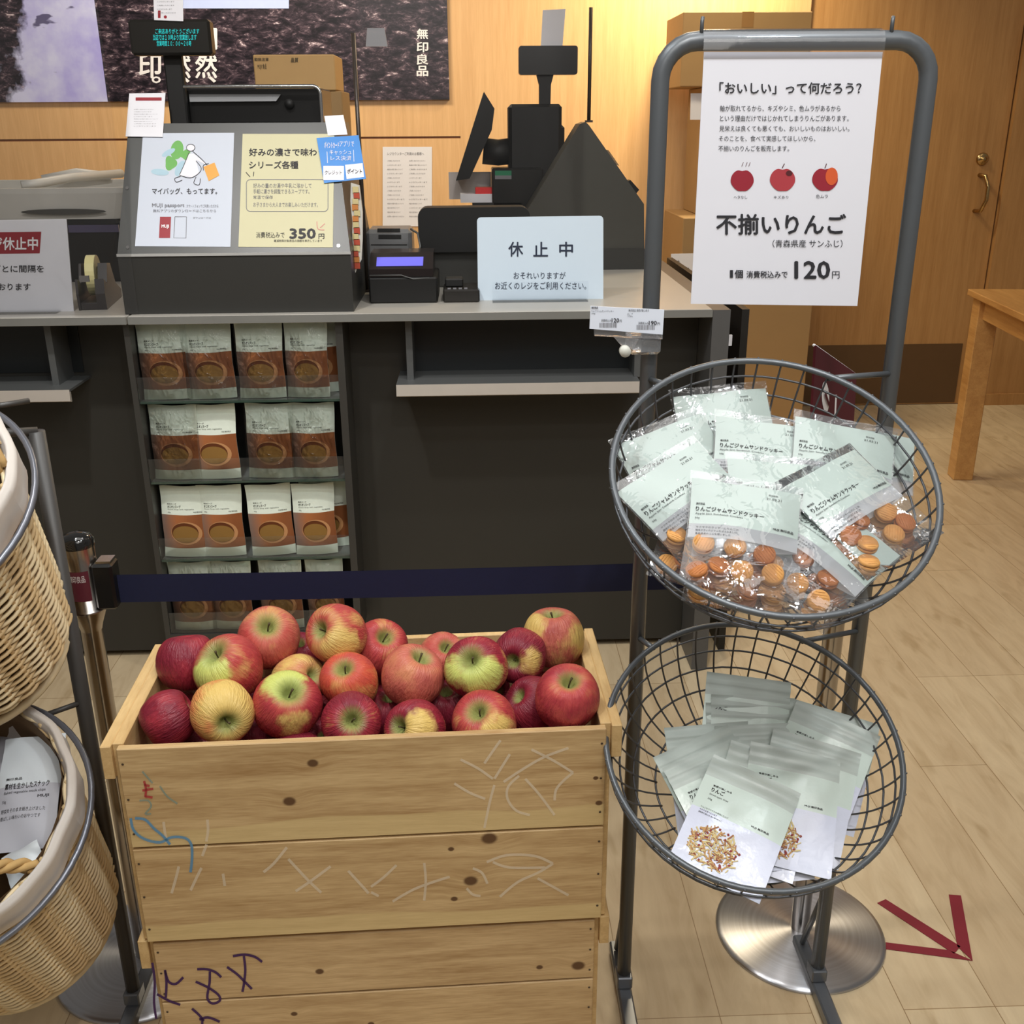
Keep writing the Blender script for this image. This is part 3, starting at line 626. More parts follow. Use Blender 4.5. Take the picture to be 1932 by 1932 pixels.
def marks_bag(G, t):
    b = MB()
    G.pblob(b, 334, 283, 12, 18, 0, 1, rot=.2); G.pblob(b, 322, 308, 11, 13, 0, 1, lump=.15); G.pblob(b, 350, 292, 10, 10, 0, 1.2, lump=.2)
    G.pblob(b, 318, 288, 14, 5, 1, 1.4, rot=-.5); G.pblob(b, 302, 325, 17, 6, 1, 1.4, rot=.1); G.pblob(b, 340, 318, 8, 16, 1, .9, rot=.5)
    b.obj('watercolour_cape', [GREEN, PBLUE], t)
    b = MB(); G.pblob(b, 360, 279, 8, 7, 0, 1.6); G.ppoly(b, [(356, 290), (338, 331), (362, 335), (376, 327), (370, 302), (392, 312), (366, 290)], 0, 1.6)
    b.obj('figure_fill', PAPER, t)
    b = MB(); circ = [(360+8*math.cos(R(a)), 279+6.5*math.sin(R(a))) for a in range(0, 361, 40)]
    G.pstroke(b, circ, 1.2, 0, 2.2); G.pstroke(b, [(364, 286), (380, 300), (391, 312)], 1.2, 0, 2.2); G.pstroke(b, [(357, 288), (348, 310), (339, 330)], 1.2, 0, 2.2)
    G.pstroke(b, [(339, 331), (358, 336), (372, 330), (380, 318), (370, 304)], 1.2, 0, 2.2); G.pstroke(b, [(341, 333), (330, 337), (333, 344), (344, 340)], 1.2, 0, 2.2); G.pstroke(b, [(370, 334), (366, 346), (376, 349), (378, 337)], 1.2, 0, 2.2)
    G.pstroke(b, [(384, 322), (384, 312), (394, 309)], 1.2, 0, 2.2); b.obj('figure_outline', INK, t)
    b = MB(); G.ppoly(b, [(384, 315), (405, 307), (414, 331), (394, 342)], 0, 2.4); b.obj('tote_print', ORG, t)
    b = MB(); G.ptext(b, 'マイバッグ、もってます。', 287, 355, 410, 367, 0, .02); b.obj('slogan', INK, t)
    b = MB(); G.ptext(b, 'MUJI passport', 287, 384, 348, 393, 0, .02); G.ptext(b, 'スマートフォンでご利用いただける', 352, 386, 412, 392, 0, 0); G.ptext(b, '無料アプリのダウンロードはこちらから', 289, 395, 408, 401, 0, 0)
    G.ptext(b, 'ダウンロードは', 364, 409, 398, 413, 0, 0); b.obj('lettering', GREYINK, t)
    b = MB(); G.ppoly(b, [(302, 409), (323, 409), (321, 449), (300, 449)], 0, 1.5); b.obj('phone_print', RED, t)
    b = MB(); G.ptext(b, 'MUJI', 305, 424, 319, 432, 0, .04, 3); b.obj('phone_logo', WHITE, t)
    b = MB(); G.pstroke(b, [(330, 409), (352, 409), (351, 449), (328, 449), (330, 409)], 1.2, 0, 1.5, 1); b.obj('phone_outline', GREYINK, t)
card('bag_poster', 'white poster of a figure with green cape and shopping bag on the slanted register', 'poster', SF, [(270, 252), (442, 251), (435, 466), (255, 465)], mat('poster_paper', rgb(200, 207, 220), .55, var=.015), marks_bag)
CREAMP = mat('cream_paper', rgb(206, 201, 164), .6, var=.02)
def marks_cream(G, t):
    b = MB(); G.ptext(b, '好みの濃さで味わう', 470, 280, 612, 295, 0, .025); G.ptext(b, 'シリーズ各種', 470, 304, 563, 319, 0, .025)
    G.ptext(b, '消費税込みで', 483, 438, 537, 449, 0, .01); G.ptext(b, '350', 546, 431, 596, 451, 0, .05); G.ptext(b, '円', 601, 441, 612, 451, 0, .02); G.ptext(b, '軽減税率対象商品の価格を表示しています', 517, 452, 608, 457, 0, .0)
    G.pstroke(b, [(464, 325), (472, 334)], 1.4); G.pstroke(b, [(479, 324), (478, 333)], 1.4); b.obj('lettering', INK, t)
    b = MB(); G.ptext(b, '好みの量のお湯や牛乳に溶かして', 478, 346, 588, 355, 0, .0); G.ptext(b, '手軽に濃さを調整できるスープです。', 478, 357, 584, 366, 0, .0); G.ptext(b, '常温で保存', 478, 369, 515, 376, 0, .0); G.ptext(b, 'お子さまから大人までお楽しみいただけます。', 478, 382, 600, 391, 0, .0)
    b.obj('small_print', GREYINK, t)
    b = MB(); pts = []
    for cx, cy, a0 in ((612, 346, -90), (612, 392, 0), (472, 392, 90), (472, 346, 180)):
        for i in range(4): a = R(a0+30*i); pts.append((cx+7*math.cos(a), cy+7*math.sin(a)))
    G.pstroke(b, pts+[pts[0]], 1.3, 0, 1.5, 1); b.obj('speech_frame', GREYINK, t)
    b = MB(); G.pstroke(b, [(598, 418), (600, 432), (612, 434)], 1.5); G.pstroke(b, [(604, 430), (613, 422)], 1.5); b.obj('pink_marks', mat('pink_print', rgb(200, 130, 120), .5), t)
card('price_poster', 'cream 350 yen soup poster on the slanted register right of the white poster', 'poster', SF, [(458, 253), (631, 253), (628, 467), (450, 466)], CREAMP, marks_cream)
TF = SF
def marks_tl(G, t):
    b = MB(); G.prect(b, 256, 184, 305, 190, 0); b.obj('red_heading', RED, t)
    b = MB(); sheet_lines(G, b, 253, 206, 300, 242, 8, seed=9); b.obj('lettering', GREYINK, t)
card('notice_card', 'small white notice card with red heading at the upper left corner of the slanted register', 'notice', TF, [(245, 178), (313, 177), (308, 260), (238, 259)], PAPER, marks_tl, e=5)
TF2 = SF
card('code_card', 'small blank white card above the blue card at the register corner', 'card', TF2, [(612, 220), (648, 218), (656, 255), (619, 257)], PAPER, e=3)
def marks_blue(G, t):
    b = MB(); G.prect(b, 610, 313, 649, 340, 0); G.ppoly(b, [(651, 311), (684, 308), (687, 334), (654, 338)], 0)
    G.ptext(b, 'ポイントカード', 612, 268, 640, 280, 0, .03); G.ptext(b, 'アプリで', 641, 266, 668, 277, 0, .0); G.ptext(b, 'キャッシュ', 622, 283, 663, 292, 0, .0); G.ptext(b, 'レス決済', 624, 294, 663, 303, 0, .0)
    G.pstroke(b, [(617, 286), (618, 308)], 1.0); G.pstroke(b, [(667, 283), (668, 305)], 1.0); b.obj('white_panels', PAPER, t)
    b = MB(); G.ptext(b, 'クレジット', 613, 322, 645, 330, 0, .0, 3); G.ptext(b, 'ポイント', 655, 319, 683, 328, 0, .02, 3); b.obj('lettering', INK, t)
BF_ = SF
card('blue_card', 'bright blue card with white panels hanging at the right edge of the slanted register', 'card', BF_, [(598, 262), (677, 257), (691, 339), (612, 347)], mat('card_blue', rgb(30, 128, 210), .45), marks_blue, e=6)
def marks_tag(G, t):
    b = MB(); sheet_lines(G, b, 297, 2, 338, 30, 4, seed=11); b.obj('lettering', GREYINK, t)
    b = MB(); G.prect(b, 298, 20, 303, 34, 0); G.pblob(b, 312, 32, 3, 3, 0); b.obj('red_marks', RED, t)
card('display_tag', 'white tag with small red marks standing on the teal-lettered customer display', 'card', Face((0, 2.742, 0), (1, 0, 0), (0, -1, 0)), [(289, -30), (345, -30), (346, 40), (291, 38)], PAPER, marks_tag)
# leaflets hanging at the right side of the housing
lf = thing('leaflet_bundle', 'colourful wrapped leaflets hanging beside the right side of the slanted register', 'leaflets', at(675, 430, 2.62))
b = MB(); rnd = random.Random(4)
LEAF = [mat('leaf_cream', rgb(205, 190, 140), .4), mat('leaf_red', rgb(180, 80, 60), .4), mat('leaf_orange', rgb(200, 130, 70), .4), mat('leaf_white', rgb(200, 198, 190), .3)]
pts = [(662, 345), (678, 350), (684, 400), (684, 450), (682, 490), (674, 505), (668, 522), (664, 510), (663, 470), (665, 420), (661, 380)]
q = [at(x, y, 2.62) for x, y in pts]; b.prism(q[::-1], (0, .012, 0), 3)
for i in range(14):
    y = 352+i*11; x = 664+rnd.random()*4; k = at(x, y, 2.6185); k2 = at(x+12, y+12, 2.6185); b.box(k.x, k2.x, 2.617, 2.6185, k.z, k2.z, rnd.randrange(3))
b.obj('leaflet', LEAF, lf)

# ------------------------------------------------------------------ left counter things
AC = film('acrylic_clear', (.98, .985, .99), .0006, 10, .03, gloss=.35)
F_ = Face((0, 2.60, 0), (1, 0, 0), (0, -1, 0))
def marks_left(G, t):
    b = MB(); G.ppoly(b, [(-160, 440), (78, 437), (75, 478), (-160, 481)], 0); b.obj('red_band', RED, t)
    b = MB(); G.ptext(b, 'ただいまレジ休止中', -130, 447, 72, 472, 0, .03, 3); b.obj('white_letters', WHITE, t)
    b = MB(); G.ptext(b, 'お一組さま１台ごとに間隔を', -130, 500, 83, 514, 0, .02); G.ptext(b, 'あけてご案内しております', -130, 534, 58, 548, 0, .02); b.obj('lettering', INK, t)
s = card('counter_sign', 'white sign with dark red band standing on the left counter beside the tape dispenser', 'sign', F_, [(-170, 418), (126, 413), (140, 588), (-170, 596)], PAPER, marks_left, thick=.003)
b = MB(); q = [F_.P(*F_.uv(*p), 0)+Vector((0, -.006, 0)) for p in [(-172, 414), (127, 410), (142, 590), (-172, 598)]]; b.prism([q[3], q[2], q[1], q[0]], (0, -.002, 0)); b.obj('acrylic_cover', AC, s)
q0 = F_.P(*F_.uv(0, 592)); b = MB(); b.box(q0.x-.25, q0.x+.15, 2.56, 2.68, CZ, CZ+.004); b.obj('sign_base', AC, s)
# tape dispenser
tx = at(172, 520, 2.66).x
td = thing('tape_dispenser', 'black desk tape dispenser with a pale yellow roll beside the left counter sign', 'tape dispenser', (tx, 2.66, CZ), rot=Matrix.Rotation(R(8), 3, 'Z').to_euler())
b = MB()
prof = [(-.03, -.05, 0), (-.03, .16, 0), (-.03, .165, .02), (-.03, .10, .045), (-.03, .06, .10), (-.03, .02, .105), (-.03, -.01, .06), (-.03, -.045, .075), (-.03, -.055, .04)]
b.prism([(x+.045, y, z) for x, y, z in prof], (.022, 0, 0)); b.box(-.026, .02, -.05, .16, 0, .018, bev=.003); b.prism([(x+.000, y, z) for x, y, z in prof], (.006, 0, 0)); b.obj('dispenser_body', mat('dispenser_black', rgb(44, 40, 40), .3), td, local=True)
b = MB(); b.lathe([(.022, -.011), (.050, -.011), (.050, .011), (.022, .011), (.022, -.011)], 30, M=Matrix.Translation((-.004, .05, .072)) @ Matrix.Rotation(R(90), 4, 'Y'), smooth=False); b.obj('tape_roll', mat('tape_yellow', rgb(214, 206, 150), .35), td, local=True)
b = MB(); b.box(-.016, .006, -.06, -.052, .07, .085); b.obj('cutter', CHROME, td, local=True)
# black printer cabinet and shopping basket on it
xa, xb = -1.95, at(233, 470, 3.1).x; zt1 = at(150, 414, 3.1).z
rp_ = thing('receipt_cabinet', 'glossy black cabinet on the left counter under the grey shopping basket', 'printer', ((xa+xb)/2, 3.3, CZ))
b = MB(); b.box(xa, xb, 3.1, 3.7, CZ, zt1, bev=.012); b.obj('cabinet_body', BLACK, rp_)
b = MB(); b.box(at(130, 430, 3.1).x, at(225, 430, 3.1).x, 3.094, 3.1, at(180, 438, 3.1).z, at(180, 424, 3.1).z); b.obj('glossy_strip', mat('gloss_violet', rgb(70, 66, 90), .15), rp_)
BK = mat('basket_grey', rgb(184, 182, 176), .45, var=.04)
bx0, bx1 = -1.9, at(236, 400, 3.08).x+.02; bz0, bz1 = zt1, at(120, 352, 3.4).z
sb = thing('shopping_basket', 'grey plastic shopping basket with folded handle on the black cabinet at left', 'basket', ((bx0+bx1)/2, 3.35, bz0))
b = MB(); W_ = .009
zh = bz0+.085
o_ = rounded(bx0, 3.1, bx1, 3.62, .06, 6); i_ = rounded(bx0+.03, 3.13, bx1-.03, 3.59, .05, 6)
n = len(o_); vs = [(x*1+(0), y, zh) for x, y in o_]+[(x, y, zh) for x, y in i_]+[(x+.02*(1 if x < -1.4 else -1), y+.01, bz0) for x, y in o_]+[(x, y, bz0+.004) for x, y in i_]+[(x, y, zh-.014) for x, y in o_]
fs = [(i, (i+1) % n, n+(i+1) % n, n+i) for i in range(n)]+[(4*n+i, 4*n+(i+1) % n, (i+1) % n, i) for i in range(n)]+[(2*n+i, 2*n+(i+1) % n, 4*n+(i+1) % n, 4*n+i) for i in range(n)]+[(n+i, n+(i+1) % n, 3*n+(i+1) % n, 3*n+i) for i in range(n)]+[tuple(3*n+i for i in range(n)), tuple(2*n+i for i in range(n))[::-1]]
b.add(vs, fs); b.obj('basket_body', BK, sb)
b = MB(); b.tube([(at(60, 370, 3.15).x-.02, 3.14, zh+.006), (at(72, 378, 3.15).x, 3.16, zh+.01), (at(140, 372, 3.3).x, 3.30, zh+.02), (at(232, 350, 3.5).x, 3.5, zh+.022)], .013, 8); b.obj('handle', mat('handle_grey', rgb(190, 188, 182), .4), sb)
b = MB(); b.tube([(at(60, 366, 3.4).x, 3.50, zh+.006), (at(140, 352, 3.5).x, 3.54, zh+.025), (at(215, 350, 3.6).x, 3.58, zh+.01)], .013, 8); b.obj('handle', mat('handle_grey', rgb(190, 188, 182), .4), sb)
b = MB(); G = Face((0, 3.099, 0), (1, 0, 0), (0, -1, 0)); c0 = at(120, 398, 3.1); pts = [(c0.x+.12*math.cos(a), 3.098, c0.z-.002+.008*math.sin(a)) for a in [2*math.pi*i/20 for i in range(20)]]; b.add(pts, [tuple(range(20))[::-1]]); b.obj('grip_slot', mat('slot_dark', rgb(60, 58, 54), .6), sb)

# ------------------------------------------------------------------ right-hand counter things
xa, xb = at(697, 560, 2.66).x, at(826, 560, 2.66).x; zc = at(760, 523, 2.66).z; zt2 = at(760, 477, 2.72).z
tm = thing('payment_terminal', 'black payment terminal with a lit violet strip screen beside the slanted register', 'payment terminal', ((xa+xb)/2, 2.72, CZ))
b = MB(); b.box(xa, xb, 2.655, 2.84, CZ, zc, bev=.004); b.obj('terminal_base', mat('terminal_black', rgb(13, 13, 13), .45), tm)
b = MB(); q = [(xa+.002, 2.66, zc+.001), (xa+.002, 2.66, zc+.02), (xa+.002, 2.73, zt2), (xa+.002, 2.82, zt2), (xa+.002, 2.82, zc+.001)]; b.prism(q, (xb-xa-.012, 0, 0)); b.obj('terminal_head', mat('terminal_head_black', rgb(30, 24, 24), .25), tm)
nn = Vector((0, -(zt2-zc-.02), .07)).normalized(); TFc = Face((0, 2.66, zc+.02), (1, 0, 0), nn)
b = MB(); TFc.ppoly(b, [(711, 486), (799, 485), (798, 502), (710, 503)], 0, 2); b.obj('screen', mat('violet_screen', rgb(90, 88, 190), .4, emit=(rgb(110, 108, 225), .55)), tm)
b = MB(); b.tube([(xb-.02, 2.657, zc-.002), (xb-.06, 2.654, zc-.004), (xb-.09, 2.654, zc+.006), (xa+.004, 2.654, zc+.006)], .0015, 6); b.obj('grey_seam', POSG, tm)
xa, xb = at(690, 450, 2.95).x, at(777, 450, 2.95).x
pr_ = thing('slip_printer', 'small grey slip printer standing behind the payment terminal', 'printer', ((xa+xb)/2, 2.98, CZ))
z0_, z1_ = CZ, at(735, 430, 3.0).z
b = MB(); b.box(xa, xb, 2.95, 3.08, z0_, z1_, bev=.01); b.obj('printer_body', mat('printer_silver', rgb(150, 152, 155), .3, .3), pr_)
G = Face((0, 2.9495, 0), (1, 0, 0), (0, -1, 0)); b = MB(); G.prect(b, 714, 443, 757, 451, 0); G.prect(b, 712, 431, 755, 438, 0); G.prect(b, 700, 461, 768, 463, 0); b.obj('slot', MATTE, pr_)
b = MB(); b.tube([at(775, 432, 2.92), at(788, 440, 2.9), at(793, 465, 2.89), at(790, 475, 2.88)], .003, 6); b.obj('cable', POSG, pr_)
xa, xb = at(836, 560, 2.66).x, at(905, 560, 2.66).x
cr_ = thing('card_reader', 'small black card reader between the payment terminal and the closed sign', 'card reader', ((xa+xb)/2, 2.70, CZ))
zc_ = at(860, 546, 2.66).z; b = MB(); b.box(xa, xb, 2.655, 2.78, CZ, zc_, bev=.004); b.obj('reader_base', mat('reader_black', rgb(34, 32, 30), .3), cr_)
b = MB(); b.box(at(840, 530, 2.72).x, at(874, 530, 2.72).x, 2.70, 2.75, zc_, at(860, 524, 2.72).z, bev=.003); b.obj('reader_slot', MATTE, cr_)
b = MB(); [b.box(xa+.012+i*.014, xa+.02+i*.014, 2.662, 2.668, zc_, zc_+.003) for i in range(4)]; b.obj('key', GREYINK, cr_)
# closed sign
CF_ = Face((0, 2.64, 0), (1, 0, 0), (0, -1, .05))
def marks_closed(G, t):
    b = MB(); G.ptext(b, '休', 959, 456, 987, 484, 0, .02); G.ptext(b, '止', 1006, 456, 1034, 484, 0, .02); G.ptext(b, '中', 1055, 456, 1081, 484, 0, .02)
    G.ptext(b, 'おそれいりますが', 969, 513, 1067, 526, 0, .01); G.ptext(b, 'お近くのレジをご利用ください。', 934, 532, 1106, 546, 0, .01); b.obj('lettering', mat('navy_ink', rgb(34, 44, 66), .6), t)
cs = thing('closed_sign', 'pale blue-white closed register sign standing on the counter before the register', 'sign', at(1020, 580, 2.64))
q = []
for cx, cy, a0 in ((1131, 414, -90), (1131, 573, 0), (909, 573, 90), (907, 417, 180)):
    for i in range(4): a = R(a0+30*i); q.append(CF_.P(*CF_.uv(cx+7*math.cos(a), cy+7*math.sin(a)), 0))
b = MB(); b.prism(q[::-1], CF_.n*.003); b.obj('sign_board', mat('sign_pale_blue', rgb(206, 222, 236), .4, var=.01), cs); marks_closed(Face(CF_.o+CF_.n*.003, CF_.u, CF_.n), cs)
b = MB(); b.box(at(930, 580, 2.64).x, at(1110, 580, 2.64).x, 2.645, 2.72, CZ, CZ+.003); b.box(at(930, 580, 2.64).x, at(1110, 580, 2.64).x, 2.652, 2.656, CZ, CZ+.05); b.obj('sign_foot', AC, cs)
# register: grey base, black tray, tilted screen, pole display, printer, sloped side housing
RY = 3.26
xa, xb = at(808, 500, 2.92).x, at(1213, 500, RY).x
rg = thing('cash_register', 'black register cluster with tilted screen, pole display and printer behind the closed sign', 'register', (.2, 3.3, CZ))
b = MB(); b.box(xa, at(960, 500, 2.92).x+.05, 2.92, 2.975, CZ, at(870, 474, 2.92).z, bev=.003); b.obj('base_box', POSD, rg)
b = MB(); zt3 = at(890, 388, 2.96).z; zb3 = at(890, 474, 2.92).z
q = rounded(at(789, 430, 2.90).x, zb3, at(1000, 430, 2.90).x, zt3, .025, 5); b.prism([(x, 2.90, z) for x, z in q], (0, .075, 0)); b.obj('cash_tray', mat('tray_black', rgb(10, 10, 10), .5), rg)
b = MB(); b.box(.0, at(985, 500, 3.42).x, 3.42, 3.70, CZ, at(960, 388, 3.3).z); b.obj('rear_base', MATTE, rg)
Yc = 3.48
b = MB(); zl = at(960, 388, Yc).z
b.box(at(928, 350, Yc).x, at(1022, 350, Yc).x, Yc-.06, Yc+.10, zl-.02, at(970, 316, Yc).z, bev=.004); b.obj('receipt_printer', BLACK, rg)
G = Face((0, Yc-.061, 0), (1, 0, 0), (0, -1, 0)); b = MB(); G.prect(b, 934, 322, 965, 331, 0); G.prect(b, 934, 331, 965, 338, 1); b.obj('green_label', [mat('label_green', rgb(30, 120, 84), .4), GREYINK], rg)
b = MB(); b.box(at(960, 250, Yc).x, at(1060, 250, Yc).x, Yc, Yc+.14, zl, at(1000, 196, Yc).z, bev=.01); b.box(at(1030, 250, Yc).x, at(1066, 250, Yc).x, Yc+.01, Yc+.13, zl, at(1040, 235, Yc).z, bev=.01); b.obj('register_body', MATTE, rg)
b = MB(); q = [at(*p, Yc-.05) for p in [(913, 173), (933, 205), (928, 245), (886, 337), (860, 341)]]; b.prism(q, (0, .26, 0)); b.obj('tilted_screen', BLACK, rg)
b = MB(); b.tube([at(912, 285, Yc+.05), at(940, 288, Yc+.05), at(965, 285, Yc+.05)], .04, 12); b.obj('screen_arm', MATTE, rg)
b = MB(); q = rounded(at(979, 112, Yc).x, at(1030, 141, Yc).z, at(1090, 112, Yc).x, at(1030, 86, Yc).z, .008); b.prism([(x, Yc, z) for x, z in q], (0, .04, 0)); b.obj('pole_display', BLACK, rg)
b = MB(); pc = at(1029, 160, Yc+.02); b.prism([(at(1013, 141, Yc).x, Yc+.01, at(1013, 141, Yc).z), (at(1018, 160, Yc).x, Yc+.01, at(1018, 160, Yc).z), (at(1018, 198, Yc).x, Yc+.01, at(1018, 198, Yc).z), (at(1039, 198, Yc).x, Yc+.01, at(1039, 198, Yc).z), (at(1040, 160, Yc).x, Yc+.01, at(1040, 160, Yc).z), (at(1045, 141, Yc).x, Yc+.01, at(1045, 141, Yc).z)], (0, .03, 0)); b.obj('display_pole', MATTE, rg)
card('display_tag', 'plain white tag standing on the black pole display behind the closed sign', 'card', Face((0, Yc+.012, 0), (1, 0, 0), (0, -1, 0)), [(1024, 19), (1067, 17), (1061, 90), (1020, 92)], PAPER)
zz = at(960, 388, 3.3).z
for nm, lb, px, m_, Yb in (('paper_pad', 'white paper pad lying on the black tray beside the tilted screen', (868, 371, 930, 385), PAPER, 3.31), ):
    a_, b2 = at(px[0], px[3], Yb), at(px[2], px[1], Yb); t = thing(nm, lb, 'paper', (a_.x, Yb, a_.z)); b = MB(); b.box(a_.x, b2.x, Yb+.13, Yb+.20, zz, b2.z); b.obj('pad', m_, t)
a_, b2 = at(897, 366, 3.44), at(929, 354, 3.44); t = thing('red_box', 'small bright red box on the paper pad left of the receipt printer', 'box', (a_.x, 3.33, a_.z)); b = MB(); b.box(a_.x, b2.x, 3.445, 3.50, at(900, 371, 3.44).z, b2.z, bev=.002); b.obj('box_body', mat('bright_red', rgb(225, 50, 50), .4), t)
a_, b2 = at(846, 388, 3.45), at(928, 328, 3.45); t = thing('card_stand', 'pale grey card standing behind the red box and the tilted screen', 'card', (a_.x, 3.45, a_.z)); b = MB(); b.box(a_.x, b2.x, 3.60, 3.604, zz, b2.z); b.obj('card_sheet', mat('card_grey', rgb(196, 190, 188), .5), t)
# sloped housing seen from its side
sh = thing('sloped_housing', 'tall dark grey triangular register housing at the right end of the counter', 'register', at(1110, 512, RY))
q = [at(*p, RY) for p in [(1216, 512), (1215, 385), (1112, 237), (1105, 230), (1094, 234), (990, 405), (990, 512)]]
for v in q: v.z = max(v.z, CZ)
b = MB(); b.prism(q, (0, .14, 0)); b.obj('housing_body', mat('housing_charcoal', rgb(66, 65, 60), .4), sh)
b = MB(); b.box(at(1000, 500, RY-.01).x, at(1217, 500, RY-.01).x, RY-.012, RY-.001, CZ, at(1100, 470, RY).z); b.obj('lower_panel', POSD, sh)
b = MB(); q = [at(1184, 342, RY+.02), at(1190, 340, RY+.02), at(1206, 358, RY+.02), at(1200, 366, RY+.02)]; b.prism(q, (0, .05, 0)); b.obj('clip', MATTE, sh)
b = MB(); nsl = Vector((q[0].x, 0, 0)); p0, p1 = at(1146, 285, RY+.15), at(1166, 314, RY+.15); b.add([p0+Vector((.004, 0, .002)), p1+Vector((.004, 0, .002)), p1+Vector((.004, .12, .002)), p0+Vector((.004, .12, .002))], [(0, 1, 2, 3)]); b.obj('sticker', PAPER, sh)
# splash screens of clear sheet hung between thin poles
POLE = mat('pole_bronze', rgb(70, 62, 56), .35, .3)
SHEET = film('clear_vinyl', (.985, .982, .98), .008, 16, .06, haze=.012, gloss=.45, stretch=(1, 1, .35))
def vinyl(label, p0, p1, z0, z1, poles, seed):
    t = thing('splash_screen', label, 'plastic screen', ((p0[0]+p1[0])/2, (p0[1]+p1[1])/2, z0))
    def f(u, v):
        x = p0[0]+(p1[0]-p0[0])*u; y = p0[1]+(p1[1]-p0[1])*u
        return Vector((x, y+.006*math.sin(u*17+seed+v*2)+.004*math.sin(u*31+v*5), z0+(z1-z0)*v))
    MB().grid(f, 60, 24).obj('vinyl_sheet', SHEET, t)
    for (x, y, za_, zb__) in poles:
        b = MB(); b.tube([(x, y, za_), (x, y, zb__)], .0055, 8); b.box(x-.011, x+.011, y-.011, y+.011, za_, za_+.006); b.obj('pole', POLE, t)
    return t
pA = (at(697, 560, 2.86).x, 2.86); zA = at(704, 62, 2.86).z
pB = (at(1112, 100, 3.32).x, 3.32); zB = at(1112, 14, 3.32).z
sc_ = vinyl('clear wrinkled plastic splash screen hung right of the slanted register between thin poles', (pA[0]+.006, pA[1]+.015), (pB[0]-.02, pB[1]-.08), CZ+.03, 2.2, [(pA[0]-.005, pA[1], CZ, zA), (pB[0]+.002, pB[1], at(1105, 231, 3.26).z, zB)], 1)
b = MB(); a_, b2 = at(690, 88, 2.85), at(730, 53, 2.85); b.prism([(a_.x+.006, 2.848, b2.z), (b2.x-.006, 2.848, b2.z), (b2.x, 2.848, a_.z), (a_.x, 2.848, a_.z)], (0, .004, 0)); b.obj('clip', film('grey_clip_film', (.6, .6, .62), .001, 9, .2, haze=.25), sc_)
vinyl('clear plastic splash screen over the left counter in front of the grey shopping basket', (-2.6, 2.532), (at(222, 300, 2.53).x, 2.528), CZ+.003, 2.2, [], 4)
# small cartons behind the slanted register
CARD = mat('cardboard', rgb(196, 158, 104), .7, var=.05, scale=14, bump=.0003)
CARDD = mat('cardboard_brown', rgb(160, 128, 84), .7, var=.05, scale=14, bump=.0003)
PRINT = mat('carton_print', rgb(84, 74, 54), .7)
TAPE = mat('packing_tape', rgb(150, 112, 66), .3)
def carton(name, label, x0, x1, y0, y1, z0, z1, m_, marks=None, group=None, tape=True):
    t = thing(name, label, 'box', ((x0+x1)/2, (y0+y1)/2, z0), group=group)
    MB().box(x0, x1, y0, y1, z0, z1, bev=.003).obj('carton_body', m_, t)
    if tape: MB().box((x0+x1)/2-.025, (x0+x1)/2+.025, y0+.002, y1-.002, z1, z1+.0006).box((x0+x1)/2-.025, (x0+x1)/2+.025, y0-.0006, y0, z1-.06, z1).obj('tape_strip', TAPE, t)
    if marks:
        b = MB(); marks(b); b.obj('print', PRINT, t)
    return t
Yb = 3.30
x0, x1 = at(478, 120, Yb).x, at(576, 120, Yb).x; z1 = at(520, 103, Yb).z; z0 = at(520, 163, Yb).z-.012
G = Face((0, Yb-.0008, 0), (1, 0, 0), (0, -1, 0)); GS = Face((x1+.0008, 0, 0), (0, 1, 0), (1, 0, 0))
def mk(b): G.ptext(b, '取扱注意', 480, 109, 507, 115, 0, .02); G.ptext(b, 'MUJI 食品', 486, 120, 503, 132, 0, .0); G.ptext(b, '品質', 549, 109, 563, 118, 0, .02)
carton('carton', 'small tan carton on top of the stack behind the slanted register', x0, x1+.085, Yb, Yb+.20, z0, z1, CARD, mk, tape=False)
carton('carton', 'tall carton under the small tan one behind the slanted register', x0+.01, x1+.10, Yb+.005, Yb+.21, CZ, z0-.001, CARDD, tape=False)
# big cartons by the back wall
Ya = 4.78
xk = at(1286, 100, Ya).x
s3 = [('wide brown carton on top of the stack by the back wall', xk, at(1527, 100, Ya).x, Ya, 5.17, at(1400, 163, Ya).z, at(1400, 22, Ya).z),
      ('tall brown carton in the middle of the stack by the back wall', at(1320, 300, Ya+.05).x, at(1500, 300, Ya+.05).x, Ya+.05, 5.15, at(1320, 405, Ya+.05).z, at(1400, 163, Ya).z-.001),
      ('large brown carton at the bottom of the stack by the back wall', at(1288, 450, Ya-.1).x, at(1545, 450, Ya-.1).x, Ya-.1, 5.16, 0, at(1320, 405, Ya+.05).z-.001)]
for lb, a0, a1, c0_, c1_, d0, d1 in s3: carton('carton', lb, a0, a1, c0_, c1_, d0, d1, CARDD)
t = card('carton_slip', 'small white slip taped on the tall middle carton', 'label', Face((0, Ya+.049, 0), (1, 0, 0), (0, -1, 0)), [(1303, 176), (1345, 176), (1345, 226), (1302, 226)], PAPER)
G = Face((0, Ya-.115, 0), (1, 0, 0), (0, -1, 0))
def mks(g, t):
    b = MB(); g.ptext(b, '在庫', 1272, 490, 1282, 512, 0, .02); g.ptext(b, '7', 1296, 505, 1300, 530, 0, .02); b.obj('lettering', GREYINK, t)
card('carton_slip', 'large white sheet taped on the bottom carton above the counter end', 'label', G, [(1266, 479), (1345, 477), (1345, 560), (1266, 540)], PAPER, mks)
